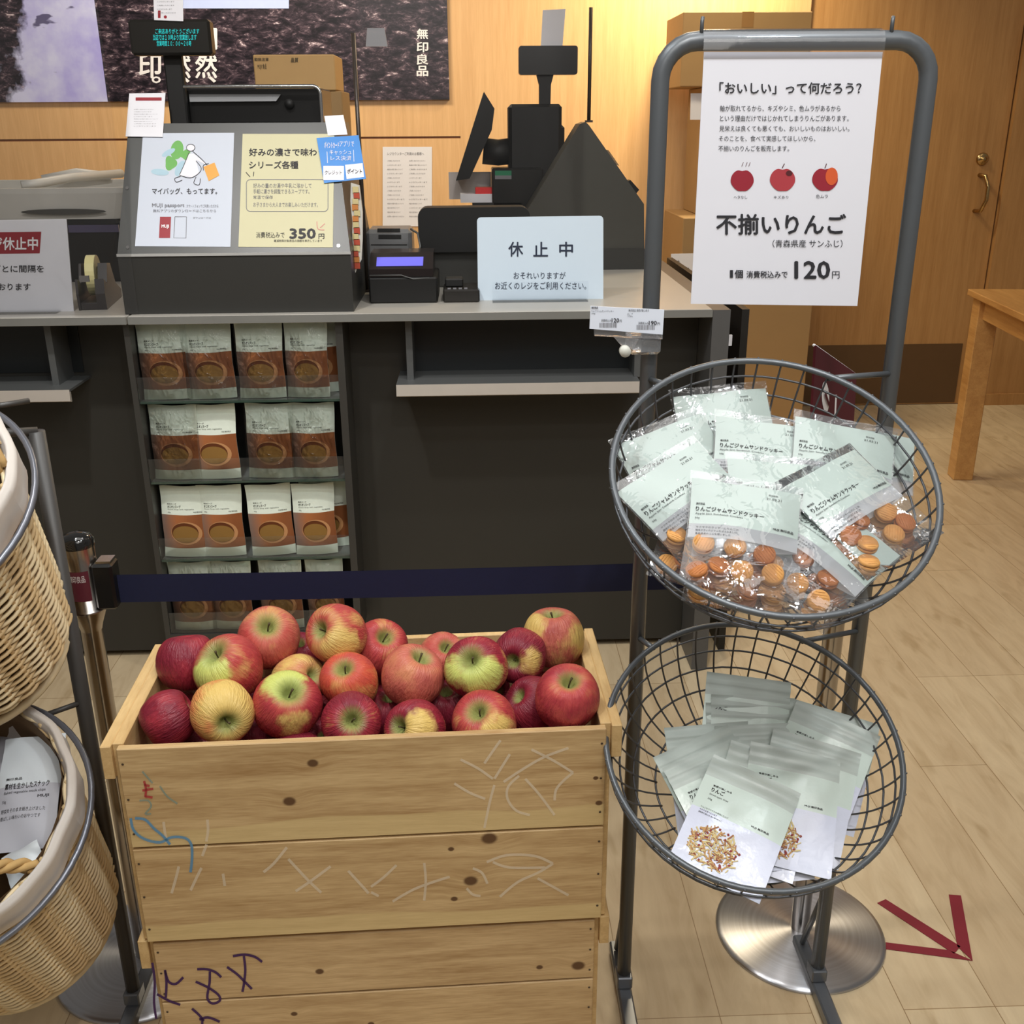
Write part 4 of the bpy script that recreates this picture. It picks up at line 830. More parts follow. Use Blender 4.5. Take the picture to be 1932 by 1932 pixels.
# wooden table at the right
TW = wood('table_oak', rgb(176, 126, 70), rgb(204, 156, 94), grain=(14, 1, 14), scale=2.0, rough=.4, bump=.0002)
tb = thing('wooden_table', 'light oak display table cut off by the right edge of the photo', 'table', (2.6, 3.7, 0), rot=Matrix.Rotation(R(-7), 3, 'Z').to_euler())
a = WM[tb.name].inverted() @ atz(1826, 545, .78)
X0, Y1_ = a.x, a.y
MB().box(X0, X0+1.3, Y1_-1.25, Y1_, .755, .78, bev=.003).obj('tabletop', TW, tb, local=True)
for lx in (X0+.02, X0+1.20):
    for ly in (Y1_-.10, Y1_-1.23): MB().box(lx, lx+.08, ly, ly+.08, 0, .754, bev=.003).obj('leg', TW, tb, local=True)
MB().box(X0+.04, X0+.065, Y1_-1.16, Y1_-.10, .675, .754).obj('apron', TW, tb, local=True); MB().box(X0+.1, X0+1.2, Y1_-.06, Y1_-.035, .675, .754).obj('apron', TW, tb, local=True)
# ================================================================== STANCHIONS AND BELT
STEEL = mat('stainless', rgb(176, 170, 164), .22, 1, var=.03)
def spun_steel():
    m, nt, b = newmat('spun_steel'); L = nt.links.new
    tc = N(nt, 'ShaderNodeTexCoord'); tg = N(nt, 'ShaderNodeTangent', direction_type='RADIAL', axis='Z'); L(tg.outputs[0], b.inputs['Tangent'])
    b.inputs['Anisotropic'].default_value = .9; b.inputs['Anisotropic Rotation'].default_value = .25; b.inputs['Metallic'].default_value = 1; b.inputs['Roughness'].default_value = .32
    ln = N(nt, 'ShaderNodeVectorMath', operation='LENGTH'); L(tc.outputs['Object'], ln.inputs[0])
    no = N(nt, 'ShaderNodeTexNoise', Scale=160.0, Detail=2.0, noise_dimensions='1D'); L(ln.outputs['Value'], no.inputs['W'])
    r = ramp(nt, [(.3, rgb(186, 186, 190)), (.7, rgb(198, 199, 204))]); L(no.outputs['Fac'], r.inputs[0]); L(r.outputs[0], b.inputs['Base Color']); return m
SPUN = spun_steel()
def stanchion(label, x, y, h):
    t = thing('stanchion', label, 'barrier post', (x, y, 0))
    T = Matrix.Translation((x, y, 0))
    MB().lathe([(0, .010), (.02, .0102), (.08, .0095), (.145, .008), (.152, .006), (.154, .003), (.154, 0), (0, 0)], 64).obj('base_disc', SPUN, t, local=True)
    MB().lathe([(.0165, .009), (.0165, h-.16)], 24, M=T).obj('pole', STEEL, t)
    MB().lathe([(.0165, h-.165), (.019, h-.155), (.0285, h-.130), (.0285, h-.126), (.0235, h-.124), (.0235, h-.022)], 28, M=T).obj('head_sleeve', STEEL, t)
    MB().lathe([(.0245, h-.022), (.0245, h-.012), (.020, h-.004), (.010, h), (0, h+.001)], 28, M=T).obj('cap', mat('cap_black', rgb(24, 24, 24), .08, coat=.6), t)
    return t
sx, sy = at(152, 1060, 1.507).x, 1.507
st1 = stanchion('stainless belt post at the left holding the navy belt, dark red label on it', sx, sy, .833)
CREST = mat('label_maroon', rgb(96, 36, 50), .4)
b = MB()
def cyl(px0, px1, a0, a1, z0, z1, r, mi, mb):
    mb.grid(lambda u, v: Vector((px0+r*math.sin(R(a0+(a1-a0)*u)), px1-r*math.cos(R(a0+(a1-a0)*u)), z0+(z1-z0)*v)), 12, 1, mi)
cyl(sx, sy, -38, 42, .726, .776, .0240, 0, b); lb = b.obj('maroon_label', CREST, st1)
b = MB(); vs, fs, _ = textgeo('無印良品', .03)
b.add([(sx+.0244*math.sin(R(-32+60*v.x)), sy-.0244*math.cos(R(-32+60*v.x)), .758+.012*v.y) for v in vs], fs); b.obj('lettering', mat('label_white', rgb(215, 205, 205), .5), lb)
b = MB(); b.box(sx+.020, sx+.052, sy-.018, sy+.018, .708, .785, bev=.004); b.obj('belt_cassette', BLACK, st1)
b = MB(); b.box(sx+.028, sx+.05, sy-.013, sy+.013, .785, .789); b.obj('cassette_clip', CHROME, st1)
rx, ry = (at(1512, 1740, 1.519).x-.002), 1.52
st2 = stanchion('stainless belt post with round base disc standing behind the two-basket rack', rx, ry, .833)
NAVY = mat('belt_navy', rgb(12, 18, 52), .75, var=.15, scale=120)
b = MB(); z0, z1 = .713, .760
def bf(u, v):
    x = sx+.052+(rx-.03-sx-.052)*u; y = sy+(ry-sy)*u
    return Vector((x, y, z0+(z1-z0)*v-.004*math.sin(u*math.pi)))
b.grid(bf, 24, 2); b.grid(lambda u, v: bf(1-u, v)+Vector((0, .0015, 0)), 24, 2); blt = b.obj('belt_tape', NAVY, st1)
b = MB(); b.box(rx-.05, rx-.022, ry-.010, ry+.010, .708, .765, bev=.003); b.obj('belt_end_clip', BLACK, st2)
# maroon sign on top of the right-hand post
p = [at(1535, 651, 1.50), at(1612, 705, 1.60), at(1612, 812, 1.60), at(1534, 812, 1.50)]
for q_ in (p[2], p[3]): q_.z = .845
ms = thing('post_sign', 'small dark red sign with a white emblem standing on the post behind the upper basket', 'sign', (rx, ry, .835))
nrm = (p[1]-p[0]).cross(p[3]-p[0]).normalized()*-.004
b = MB(); b.prism([p[0], p[1], p[2], p[3]], nrm); b.obj('sign_plate', mat('sign_maroon', rgb(84, 24, 36), .4), ms)
b = MB(); b.tube([p[0], p[1], p[2]], .0022, 6); b.obj('white_edge', WHITE, ms)
G = Face(p[0]+(p[1]-p[0])*.02, (p[1]-p[0]), (p[1]-p[0]).cross(p[3]-p[0])*-1)
if G.n.y > 0: G = Face(p[0], (p[1]-p[0]), -G.n)
b = MB(); G.pblob(b, 1552, 748, 7, 29, 0, 8, rot=-.05); G.pstroke(b, [(1572, 744), (1570, 790)], 3, 0, 8); b.obj('emblem', WHITE, ms)
b = MB(); G.ppoly(b, [(1549, 735), (1558, 762), (1556, 768), (1548, 745)], 0, 12); b.obj('emblem_gap', mat('sign_maroon', rgb(84, 24, 36), .4), ms)
b = MB(); b.box((p[0].x+p[1].x)/2-.01, (p[0].x+p[1].x)/2+.01, ry-.008, ry+.008, .832, .846); b.obj('sign_foot', BLACK, ms)

# red tape arrow on the floor
ARROW = mat('arrow_red_tape', rgb(128, 28, 44), .55)
ar = thing('floor_arrow', 'dark red tape arrow stuck on the wooden floor right of the post base', 'floor marking', atz(1780, 1770, 0))
b = MB(); 
def fl(pts): b.prism([atz(x, y, .0006) for x, y in pts], (0, 0, .0008))
fl([(1655, 1704), (1671, 1697), (1812, 1786), (1800, 1800)][::-1]); fl([(1790, 1688), (1813, 1690), (1835, 1813), (1806, 1786)][::-1]); fl([(1560, 1766), (1668, 1778), (1790, 1793), (1835, 1813), (1664, 1790), (1560, 1780)][::-1])
b.obj('tape_strips', ARROW, ar)

# ================================================================== CRATES
ang = math.atan2(1.194-1.174, .171+.482); O1 = Vector((-.1555, 1.184, 0))
def crate(name, label, loc, ang, z0, z1, splits, hw, knots, seed, depth=.295):
    t = thing(name, label, 'crate', loc, rot=Matrix.Rotation(ang, 3, 'Z').to_euler())
    dk, lt_ = (rgb(158, 122, 76), rgb(204, 174, 126)) if seed == 1 else (rgb(164, 130, 86), rgb(208, 178, 132))
    sap = ([(a, a+(b_-a)*.19) for a, b_ in splits], rgb(216, 192, 136)) if seed == 1 else None
    inv = WM[t.name].inverted(); G = Face(WM[t.name] @ Vector((0, 0, 0)), WM[t.name].to_3x3() @ Vector((1, 0, 0)), WM[t.name].to_3x3() @ Vector((0, -1, 0)))
    kn = []
    for px, py, r in knots:
        q = inv @ hit(px, py, G.o, G.n); kn.append((q.x, 0, q.z, r))
    wd = wood('crate_pine_%d' % seed, dk, lt_, grain=(1.2, 9, 16), scale=3.0+seed*.3, rough=.6, knots=kn, sap=sap, bump=.0004)
    we = wood('crate_end_pine', rgb(186, 150, 98), rgb(212, 180, 126), grain=(12, 2, 16), scale=3, rough=.65)
    for a, b_ in splits: MB().box(-hw, hw, 0, .011, a+.001, b_-.001, bev=.0012).obj('front_board', wd, t, local=True)
    for a, b_ in splits: MB().box(-hw, hw, depth-.011, depth, a+.001, b_-.001, bev=.0012).obj('gap_strip', we, t, local=True)
    for s in (-1, 1):
        MB().box(s*(hw-.007), s*(hw+.008), .0112, depth-.0112, z0, z1, bev=.001).obj('end_board', we, t, local=True)
        MB().box(s*(hw+.008), s*(hw+.022), .004, depth-.004, z1-.05, z1, bev=.001).obj('handle_cleat', we, t, local=True)
    MB().box(-hw+.008, hw-.008, .0115, depth-.0115, z0, z0+.01).obj('bottom_board', we, t, local=True)
    nb = MB()
    for a, b_ in splits:
        for s in (-1, 1):
            for k in (.15, .5, .85): c = Vector((s*(hw-.006), -.0006, a+(b_-a)*k)); nb.add([c+Vector((.0018*math.cos(i), 0, .0018*math.sin(i))) for i in [j*math.pi/4 for j in range(8)]], [tuple(range(8))])
    nb.obj('nail_heads', mat('nail_dark', rgb(70, 54, 40), .5), t, local=True)
    return t, G
c2, G2 = crate('apple_crate', 'lower pine crate with purple pen marks carrying the apple crate', O1+Vector((-.002, .006, 0)), ang, 0, .333, [(0, .11), (.112, .222), (.223, .332)], .3165,
               [(603, 1833, .005), (1091, 1822, .008), (1018, 1825, .004), (555, 1913, .004), (700, 1932, .004)], 2)
c1, G1 = crate('apple_crate', 'upper open pine crate full of apples, with chalk marks on its front', O1, ang, .336, .660, [(.339, .4995), (.501, .659)], .3225,
               [(590, 1440, .006), (546, 1512, .007), (923, 1582, .009), (888, 1662, .008), (851, 1602, .0035), (857, 1696, .004), (1130, 1515, .004), (1124, 1468, .003)], 1)
CHW = mat('chalk_white', rgb(240, 226, 200), .9, alpha=.5); CHB = mat('crayon_blue', rgb(90, 150, 190), .9, alpha=.75); CHR = mat('crayon_red', rgb(180, 60, 60), .9, alpha=.8); PUR = mat('marker_purple', rgb(60, 22, 80), .6); CHG = mat('crayon_green', rgb(130, 160, 150), .9, alpha=.55)
def x3(pts): return [(200+x/3.632, 1400+y/3.632) for x, y in pts]
def x7(pts): return [(700+x/3.437, 1370+y/3.437) for x, y in pts]
b = MB()
for s_ in ([(395, 545), (405, 620), (420, 690)], [(695, 530), (700, 600), (688, 680)], [(500, 850), (480, 930), (450, 1035)], [(655, 860), (620, 930), (580, 1015)], [(802, 900), (815, 985)], [(1240, 720), (1150, 830), (1080, 890)], [(1250, 800), (1380, 940), (1475, 1030)], [(1540, 850), (1390, 960), (1300, 1020)], [(1660, 880), (1760, 990), (1800, 1035)], [(690, 700), (660, 780)]): G1.pstroke(b, x3(s_), 5.2, 0, 1)
for s_ in ([(840, 90), (790, 160), (735, 240)], [(900, 180), (850, 260), (800, 340)], [(580, 215), (690, 270), (790, 340)], [(540, 370), (640, 430), (740, 470)], [(800, 380), (770, 490), (735, 660)], [(1280, 140), (1120, 200), (980, 280), (860, 360)], [(960, 320), (890, 390), (885, 470), (940, 545), (1030, 575)], [(1040, 150), (1180, 220), (1310, 300)], [(1310, 300), (1250, 350), (1200, 410), (1190, 480)], [(1000, 340), (1090, 440), (1190, 575)],
           [(165, 900), (80, 980), (0, 1040)], [(345, 885), (355, 1000), (345, 1130)], [(510, 975), (400, 1010), (270, 1060), (140, 1135)], [(750, 880), (880, 835), (1060, 840), (1180, 890)], [(1180, 890), (1080, 950), (950, 1010), (835, 1105)], [(790, 880), (900, 915), (1130, 915)], [(1080, 985), (1180, 1040), (1280, 1095)], [(660, 920), (720, 950), (755, 1020)], [(620, 1050), (660, 1090), (710, 1100)], [(0, 1075), (50, 1100)]): G1.pstroke(b, x7(s_), 4.8, 0, 1)
b.obj('chalk_marks', CHW, c1)
b = MB()
for s_ in ([(170, 520), (190, 600), (260, 660), (370, 685), (450, 650), (540, 655), (585, 700), (590, 800), (580, 890)], [(200, 520), (270, 530), (330, 590), (390, 640), (440, 700)]): G1.pstroke(b, x3(s_), 5, 0, 1.4)
b.obj('blue_crayon', CHB, c1)
b = MB()
for s_ in ([(370, 300), (420, 370), (490, 420)], [(230, 400), (290, 400), (310, 440), (270, 490), (310, 490)], [(250, 200), (320, 280)]): G1.pstroke(b, x3(s_), 3.5, 0, 1.2)
b.obj('green_crayon', CHG, c1)
b = MB()
for s_ in ([(262, 265), (275, 320), (270, 375)], [(250, 330), (325, 318)], [(270, 370), (320, 378)], [(262, 290), (300, 300)]): G1.pstroke(b, x3(s_), 4.5, 0, 1.3)
b.obj('red_crayon', CHR, c1)
b = MB()
for s_ in ([(318, 1510), (335, 1640), (330, 1780), (345, 1895)], [(405, 1560), (415, 1650), (410, 1750)], [(405, 1565), (430, 1640), (480, 1655), (530, 1610)], [(350, 1725), (430, 1770), (510, 1798)], [(625, 1555), (690, 1555), (750, 1575), (790, 1610)], [(712, 1570), (710, 1650), (695, 1750), (730, 1790), (780, 1770), (770, 1730), (700, 1680), (615, 1640)],
           [(870, 1465), (950, 1455), (1020, 1470), (1070, 1505)], [(945, 1465), (955, 1560), (945, 1660), (935, 1710)], [(830, 1540), (900, 1590), (960, 1650), (1000, 1690)], [(590, 1825), (640, 1870), (670, 1910)], [(640, 1900), (700, 1885), (780, 1915)], [(660, 1895), (660, 1970)]): G2.pstroke(b, x3(s_), 4.6, 0, 1)
b.obj('purple_pen', PUR, c2)

# ================================================================== APPLES
def cat(pts, sub=5):
    out = []
    for i in range(len(pts)-1):
        p0 = pts[max(0, i-1)]; p1 = pts[i]; p2 = pts[i+1]; p3 = pts[min(len(pts)-1, i+2)]
        for j in range(sub):
            t = j/sub; out.append(tuple(.5*((2*p1[c])+(-p0[c]+p2[c])*t+(2*p0[c]-5*p1[c]+4*p2[c]-p3[c])*t*t+(-p0[c]+3*p1[c]-3*p2[c]+p3[c])*t**3) for c in (0, 1)))
    out.append(pts[-1]); return out
APROF = cat([(0, .50), (.07, .54), (.14, .64), (.22, .77), (.34, .86), (.50, .88), (.68, .80), (.85, .60), (.97, .30), (1.0, .02), (.96, -.28), (.84, -.58), (.66, -.79), (.48, -.89), (.34, -.88), (.22, -.80), (.12, -.73), (0, -.70)], 4)
APROF = [(max(0, r), z) for r, z in APROF]
def apple_mesh(seed):
    rnd = random.Random(seed); k = MB(); k.lathe(APROF, 40); a, c = rnd.random()*6, rnd.random()*6; sk = rnd.uniform(-.05, .05)
    for i, v in enumerate(k.v):
        an = math.atan2(v.y, v.x); m = 1+.018*math.sin(5*an+a)*(.4+.6*(v.z < 0))+.02*math.sin(2*an+c)
        k.v[i] = Vector((v.x*m, v.y*m, v.z*(.97+.03*math.sin(an+a))+sk*v.x))
    return k
def apple_mat(i, red, dark, yellow, bias, stripe, patches, green):
    m, nt, b = newmat('apple_skin_%02d' % i); L = nt.links.new
    tc = N(nt, 'ShaderNodeTexCoord'); P = tc.outputs['Object']
    nm = N(nt, 'ShaderNodeVectorMath', operation='NORMALIZE'); 
    ml = N(nt, 'ShaderNodeVectorMath', operation='MULTIPLY'); L(P, ml.inputs[0]); ml.inputs[1].default_value = (1, 1, .0001); L(ml.outputs[0], nm.inputs[0])
    m2 = N(nt, 'ShaderNodeVectorMath', operation='MULTIPLY_ADD'); L(P, m2.inputs[0]); m2.inputs[1].default_value = (.12, .12, .30); L(nm.outputs[0], m2.inputs[2])
    st = N(nt, 'ShaderNodeTexNoise', Scale=11.0, Detail=3.0, Roughness=.6); 
    ad = N(nt, 'ShaderNodeVectorMath', operation='ADD'); L(m2.outputs[0], ad.inputs[0]); ad.inputs[1].default_value = (i*3.1, i*1.7, i*.9); L(ad.outputs[0], st.inputs['Vector'])
    ad2 = N(nt, 'ShaderNodeVectorMath', operation='ADD'); L(P, ad2.inputs[0]); ad2.inputs[1].default_value = (i*5.1, i*2.7, i*1.9)
    bl = N(nt, 'ShaderNodeTexNoise', Scale=1.1, Detail=2.0); L(ad2.outputs[0], bl.inputs['Vector'])
    f = N(nt, 'ShaderNodeMath', operation='MULTIPLY_ADD'); L(st.outputs['Fac'], f.inputs[0]); f.inputs[1].default_value = stripe; 
    g = N(nt, 'ShaderNodeMath', operation='MULTIPLY_ADD'); L(bl.outputs['Fac'], g.inputs[0]); g.inputs[1].default_value = 1.3; g.inputs[2].default_value = bias-stripe*.5-.65; L(g.outputs[0], f.inputs[2])
    mixd = tuple((a+b_)/2 for a, b_ in zip(red, yellow))
    rp = ramp(nt, [(.12, yellow), (.34, mixd), (.56, red), (.86, dark)]); L(f.outputs[0], rp.inputs[0]); col = rp.outputs[0]
    # speckles
    vo = N(nt, 'ShaderNodeTexVoronoi', Scale=15.0); L(ad2.outputs[0], vo.inputs['Vector'])
    sr = N(nt, 'ShaderNodeMapRange'); L(vo.outputs['Distance'], sr.inputs[0]); sr.inputs[1].default_value = .05; sr.inputs[2].default_value = .11; sr.inputs[3].default_value = .35; sr.inputs[4].default_value = 0
    mx = N(nt, 'ShaderNodeMix', data_type='RGBA'); L(sr.outputs[0], mx.inputs[0]); L(col, mx.inputs[6]); mx.inputs[7].default_value = (*rgb(220, 170, 120), 1); col = mx.outputs[2]
    no3 = N(nt, 'ShaderNodeTexNoise', Scale=3.5, Detail=3.0); L(ad2.outputs[0], no3.inputs['Vector'])
    for (d, size, pc) in patches:
        nn_ = N(nt, 'ShaderNodeVectorMath', operation='NORMALIZE'); L(P, nn_.inputs[0])
        dp = N(nt, 'ShaderNodeVectorMath', operation='DOT_PRODUCT'); L(nn_.outputs[0], dp.inputs[0]); dp.inputs[1].default_value = d
        s = N(nt, 'ShaderNodeMath', operation='MULTIPLY_ADD'); L(no3.outputs['Fac'], s.inputs[0]); s.inputs[1].default_value = .30; L(dp.outputs['Value'], s.inputs[2])
        mr = N(nt, 'ShaderNodeMapRange', interpolation_type='SMOOTHSTEP'); L(s.outputs[0], mr.inputs[0]); mr.inputs[1].default_value = size+.06; mr.inputs[2].default_value = size+.24
        mx = N(nt, 'ShaderNodeMix', data_type='RGBA'); L(mr.outputs[0], mx.inputs[0]); L(col, mx.inputs[6]); mx.inputs[7].default_value = (*pc, 1); col = mx.outputs[2]
    # green in the hollows
    sp = N(nt, 'ShaderNodeSeparateXYZ'); L(P, sp.inputs[0]); ln = N(nt, 'ShaderNodeVectorMath', operation='LENGTH'); L(ml.outputs[0], ln.inputs[0])
    s = N(nt, 'ShaderNodeMath', operation='MULTIPLY_ADD'); L(st.outputs['Fac'], s.inputs[0]); s.inputs[1].default_value = -.25; L(ln.outputs['Value'], s.inputs[2])
    mr = N(nt, 'ShaderNodeMapRange', interpolation_type='SMOOTHSTEP'); L(s.outputs[0], mr.inputs[0]); mr.inputs[1].default_value = .02; mr.inputs[2].default_value = green; mr.inputs[3].default_value = .9; mr.inputs[4].default_value = 0
    mx = N(nt, 'ShaderNodeMix', data_type='RGBA'); L(mr.outputs[0], mx.inputs[0]); L(col, mx.inputs[6]); mx.inputs[7].default_value = (*rgb(146, 156, 90), 1); col = mx.outputs[2]
    L(col, b.inputs['Base Color']); b.inputs['Roughness'].default_value = .38; b.inputs['Specular IOR Level'].default_value = .35
    b.inputs['Subsurface Weight'].default_value = .0
    bp = N(nt, 'ShaderNodeBump', Strength=.4, Distance=.01); L(st.outputs['Fac'], bp.inputs['Height']); L(bp.outputs[0], b.inputs['Normal'])
    return m
STEM = mat('apple_stem', rgb(74, 62, 34), .8)
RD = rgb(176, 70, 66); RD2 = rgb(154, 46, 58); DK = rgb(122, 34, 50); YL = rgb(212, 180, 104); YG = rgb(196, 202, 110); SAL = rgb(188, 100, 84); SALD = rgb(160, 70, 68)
# cx, cy, diameter px, depth Y, stem offset px (dx,dy), stem?, red, dark, yellow, bias, stripe, patches[(dx,dy,size,colour)], green, label
AP = [
 (352, 1249, 113, 1.345, (6, -52), 0, RD2, DK, RD, .75, .25, [], .2, 'dark red apple at the far left back corner of the crate'),
 (431, 1262, 128, 1.305, (-24, -34), 1, RD, RD2, YL, .62, .35, [(-38, 5, .80, YG)], .55, 'red apple with a green patch, second from left behind the yellow one'),
 (508, 1204, 117, 1.395, (-2, -24), 1, SAL, RD, YL, .60, .30, [], .50, 'red apple heaped in front of the lowest pouch shelf, dimple facing up'),
 (635, 1196, 113, 1.400, (-32, -10), 1, RD, RD2, YL, .50, .35, [(8, 25, .80, YL)], .35, 'red and yellow apple at the back with its dimple turned left'),
 (715, 1224, 110, 1.390, (14, -22), 1, RD, RD2, YL, .58, .35, [], .3, 'orange-red apple at the back right of the red and yellow one'),
 (1045, 1204, 117, 1.425, (-3, -48), 1, SAL, SALD, YL, .52, .30, [(-44, -20, .84, YL), (52, 0, .86, YL)], .35, 'topmost apple at the back right corner of the crate'),
 (981, 1237, 104, 1.375, (-15, 12), 0, RD2, DK, YL, .78, .25, [(22, 12, .91, YL)], .2, 'deep red apple with a curled yellow patch below the topmost apple'),
 (898, 1260, 120, 1.315, (-10, -16), 1, RD2, DK, YL, .60, .35, [(14, 22, .78, YG), (-45, 5, .9, YG)], .50, 'apple with a big yellow-green cheek right of the middle'),
 (778, 1277, 120, 1.315, (20, -38), 1, SAL, SALD, rgb(206, 140, 96), .55, .25, [], .38, 'dull salmon apple in the middle row, stem at its upper right'),
 (659, 1285, 109, 1.320, (-10, -25), 1, rgb(196, 84, 62), RD, YL, .56, .30, [], .42, 'orange-red apple in the middle with a stem and a small brown spot'),
 (563, 1283, 100, 1.360, (30, -5), 0, SAL, RD, YL, .42, .35, [], .3, 'mottled apple half hidden behind the big green-topped one'),
 (542, 1330, 129, 1.250, (8, -23), 1, RD, RD2, YL, .66, .35, [(-4, -48, .80, YG), (8, 38, .94, YL)], .52, 'big front apple with a bright green top'),
 (419, 1342, 120, 1.245, (6, 26), 1, rgb(214, 120, 76), RD, YL, .28, .40, [(25, -15, .6, YL)], .45, 'yellow and orange front apple with its stem hollow turned down'),
 (318, 1356, 106, 1.240, (46, -20), 0, RD2, DK, RD, .72, .35, [], .15, 'dark red apple in the front left corner of the crate'),
 (663, 1363, 115, 1.250, (2, -3), 1, RD2, DK, YL, .66, .55, [], .45, 'streaked crimson apple facing the front board with its dimple'),
 (783, 1376, 114, 1.252, (-32, -6), 1, RD2, DK, YL, .68, .35, [(10, -2, .84, YL)], .35, 'red apple with a broad yellow patch peeking over the front board'),
 (914, 1364, 123, 1.250, (-13, -22), 1, RD, RD2, YL, .60, .50, [(25, 12, .90, YL), (-5, 48, .88, YL)], .4, 'red and yellow streaked apple at the front below the green-cheeked one'),
 (1070, 1316, 124, 1.262, (4, -32), 1, rgb(186, 76, 72), RD2, rgb(206, 150, 96), .70, .35, [], .36, 'large rosy apple with a stem at the front right corner'),
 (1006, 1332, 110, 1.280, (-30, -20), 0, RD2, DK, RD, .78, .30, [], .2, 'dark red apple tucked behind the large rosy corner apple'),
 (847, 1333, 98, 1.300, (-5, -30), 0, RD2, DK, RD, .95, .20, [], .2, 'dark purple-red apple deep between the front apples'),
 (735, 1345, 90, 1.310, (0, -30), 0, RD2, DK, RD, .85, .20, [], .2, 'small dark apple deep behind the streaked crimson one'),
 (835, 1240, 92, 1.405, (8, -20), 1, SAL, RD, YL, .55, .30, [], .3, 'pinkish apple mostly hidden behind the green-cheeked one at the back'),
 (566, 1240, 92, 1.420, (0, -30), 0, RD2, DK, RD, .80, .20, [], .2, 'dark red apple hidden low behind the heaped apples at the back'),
]
cen = []
for a in AP:
    d = ray(a[0], a[1]); s = a[3]/d.y; cen.append([d, s, a[2]/2/F])
for it in range(200):
    mv = 0
    for i in range(len(cen)):
        for j in range(i+1, len(cen)):
            di, si, ri = cen[i]; dj, sj, rj = cen[j]; v = di*si-dj*sj; g = v.length-.985*(ri*si+rj*sj)
            if g < 0:
                mv += 1; k = min(.004, -g*.5); sgn = 1 if si > sj else -1
                cen[i][1] += sgn*k; cen[j][1] -= sgn*k
    for i, c in enumerate(cen):
        r = c[2]*c[1]; c[1] = max(c[1], (1.204+r)/c[0].y); c[1] = min(c[1], (1.470-r)/c[0].y)
    if not mv: break
apples = []
for i, a in enumerate(AP):
    d, s, rr = cen[i]; p = CAM+d*s; r = rr*s*1.0; dx, dy = a[4]; q = a[2]/2*.88
    dz = math.sqrt(max(.02, 1-min(.98, (dx*dx+dy*dy)/(q*q))))
    vd = d.normalized(); rx_ = vd.cross(Vector((0, 0, 1))).normalized(); ux_ = rx_.cross(vd)
    ax = (rx_*(dx/q)-ux_*(dy/q)-vd*dz).normalized()
    Rm = ax.to_track_quat('Z', 'Y').to_matrix()
    M = Matrix.Translation(p) @ Rm.to_4x4() @ Matrix.Scale(r, 4)
    t = thing('apple', a[13], 'apple', M=M, group='apples heaped in the upper crate')
    inv = Rm.transposed(); pt = []
    for (px, py, size, pc) in a[11]:
        z_ = math.sqrt(max(.05, 1-(px*px+py*py)/((a[2]/2)**2))); w_ = (rx_*(px/(a[2]/2))-ux_*(py/(a[2]/2))-vd*z_).normalized(); pt.append((tuple(inv @ w_), size, pc))
    apple_mesh(i).obj('apple_flesh', apple_mat(i, a[6], a[7], a[8], a[9], a[10], pt, a[12]), t, local=True, weld=True)
    if a[5]:
        k = MB(); k.tube([(0, 0, .50), (.01, .01, .62), (.04, .03, .78), (.08, .05, .90)], .03, 6, rr=[.028, .022, .026, .04]); k.obj('stem', STEM, t, local=True)
    else:
        k = MB(); [k.add([(.02*math.cos(q_), .02*math.sin(q_), .50), (.06*math.cos(q_+.5), .06*math.sin(q_+.5), .53), (.05*math.cos(q_), .05*math.sin(q_), .64)], [(0, 1, 2)]) for q_ in [j*2*math.pi/5 for j in range(5)]]; k.obj('calyx', STEM, t, local=True)
    apples.append(t)
index_kids(None)
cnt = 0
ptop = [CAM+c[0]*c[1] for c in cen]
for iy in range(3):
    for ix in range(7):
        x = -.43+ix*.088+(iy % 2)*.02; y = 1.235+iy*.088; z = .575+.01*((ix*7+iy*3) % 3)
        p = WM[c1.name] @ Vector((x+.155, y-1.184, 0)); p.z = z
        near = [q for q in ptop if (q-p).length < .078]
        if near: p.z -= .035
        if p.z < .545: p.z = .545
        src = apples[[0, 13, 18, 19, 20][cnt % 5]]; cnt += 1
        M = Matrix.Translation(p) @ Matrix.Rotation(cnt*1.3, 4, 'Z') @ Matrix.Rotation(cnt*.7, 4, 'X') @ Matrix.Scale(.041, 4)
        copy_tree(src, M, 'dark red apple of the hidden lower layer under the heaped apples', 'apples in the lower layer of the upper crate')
MB().box(-.305, .305, .013, .282, .49, .498).obj('inner_tray', mat('tray_paper_purple', rgb(70, 40, 60), .8), c1, local=True)
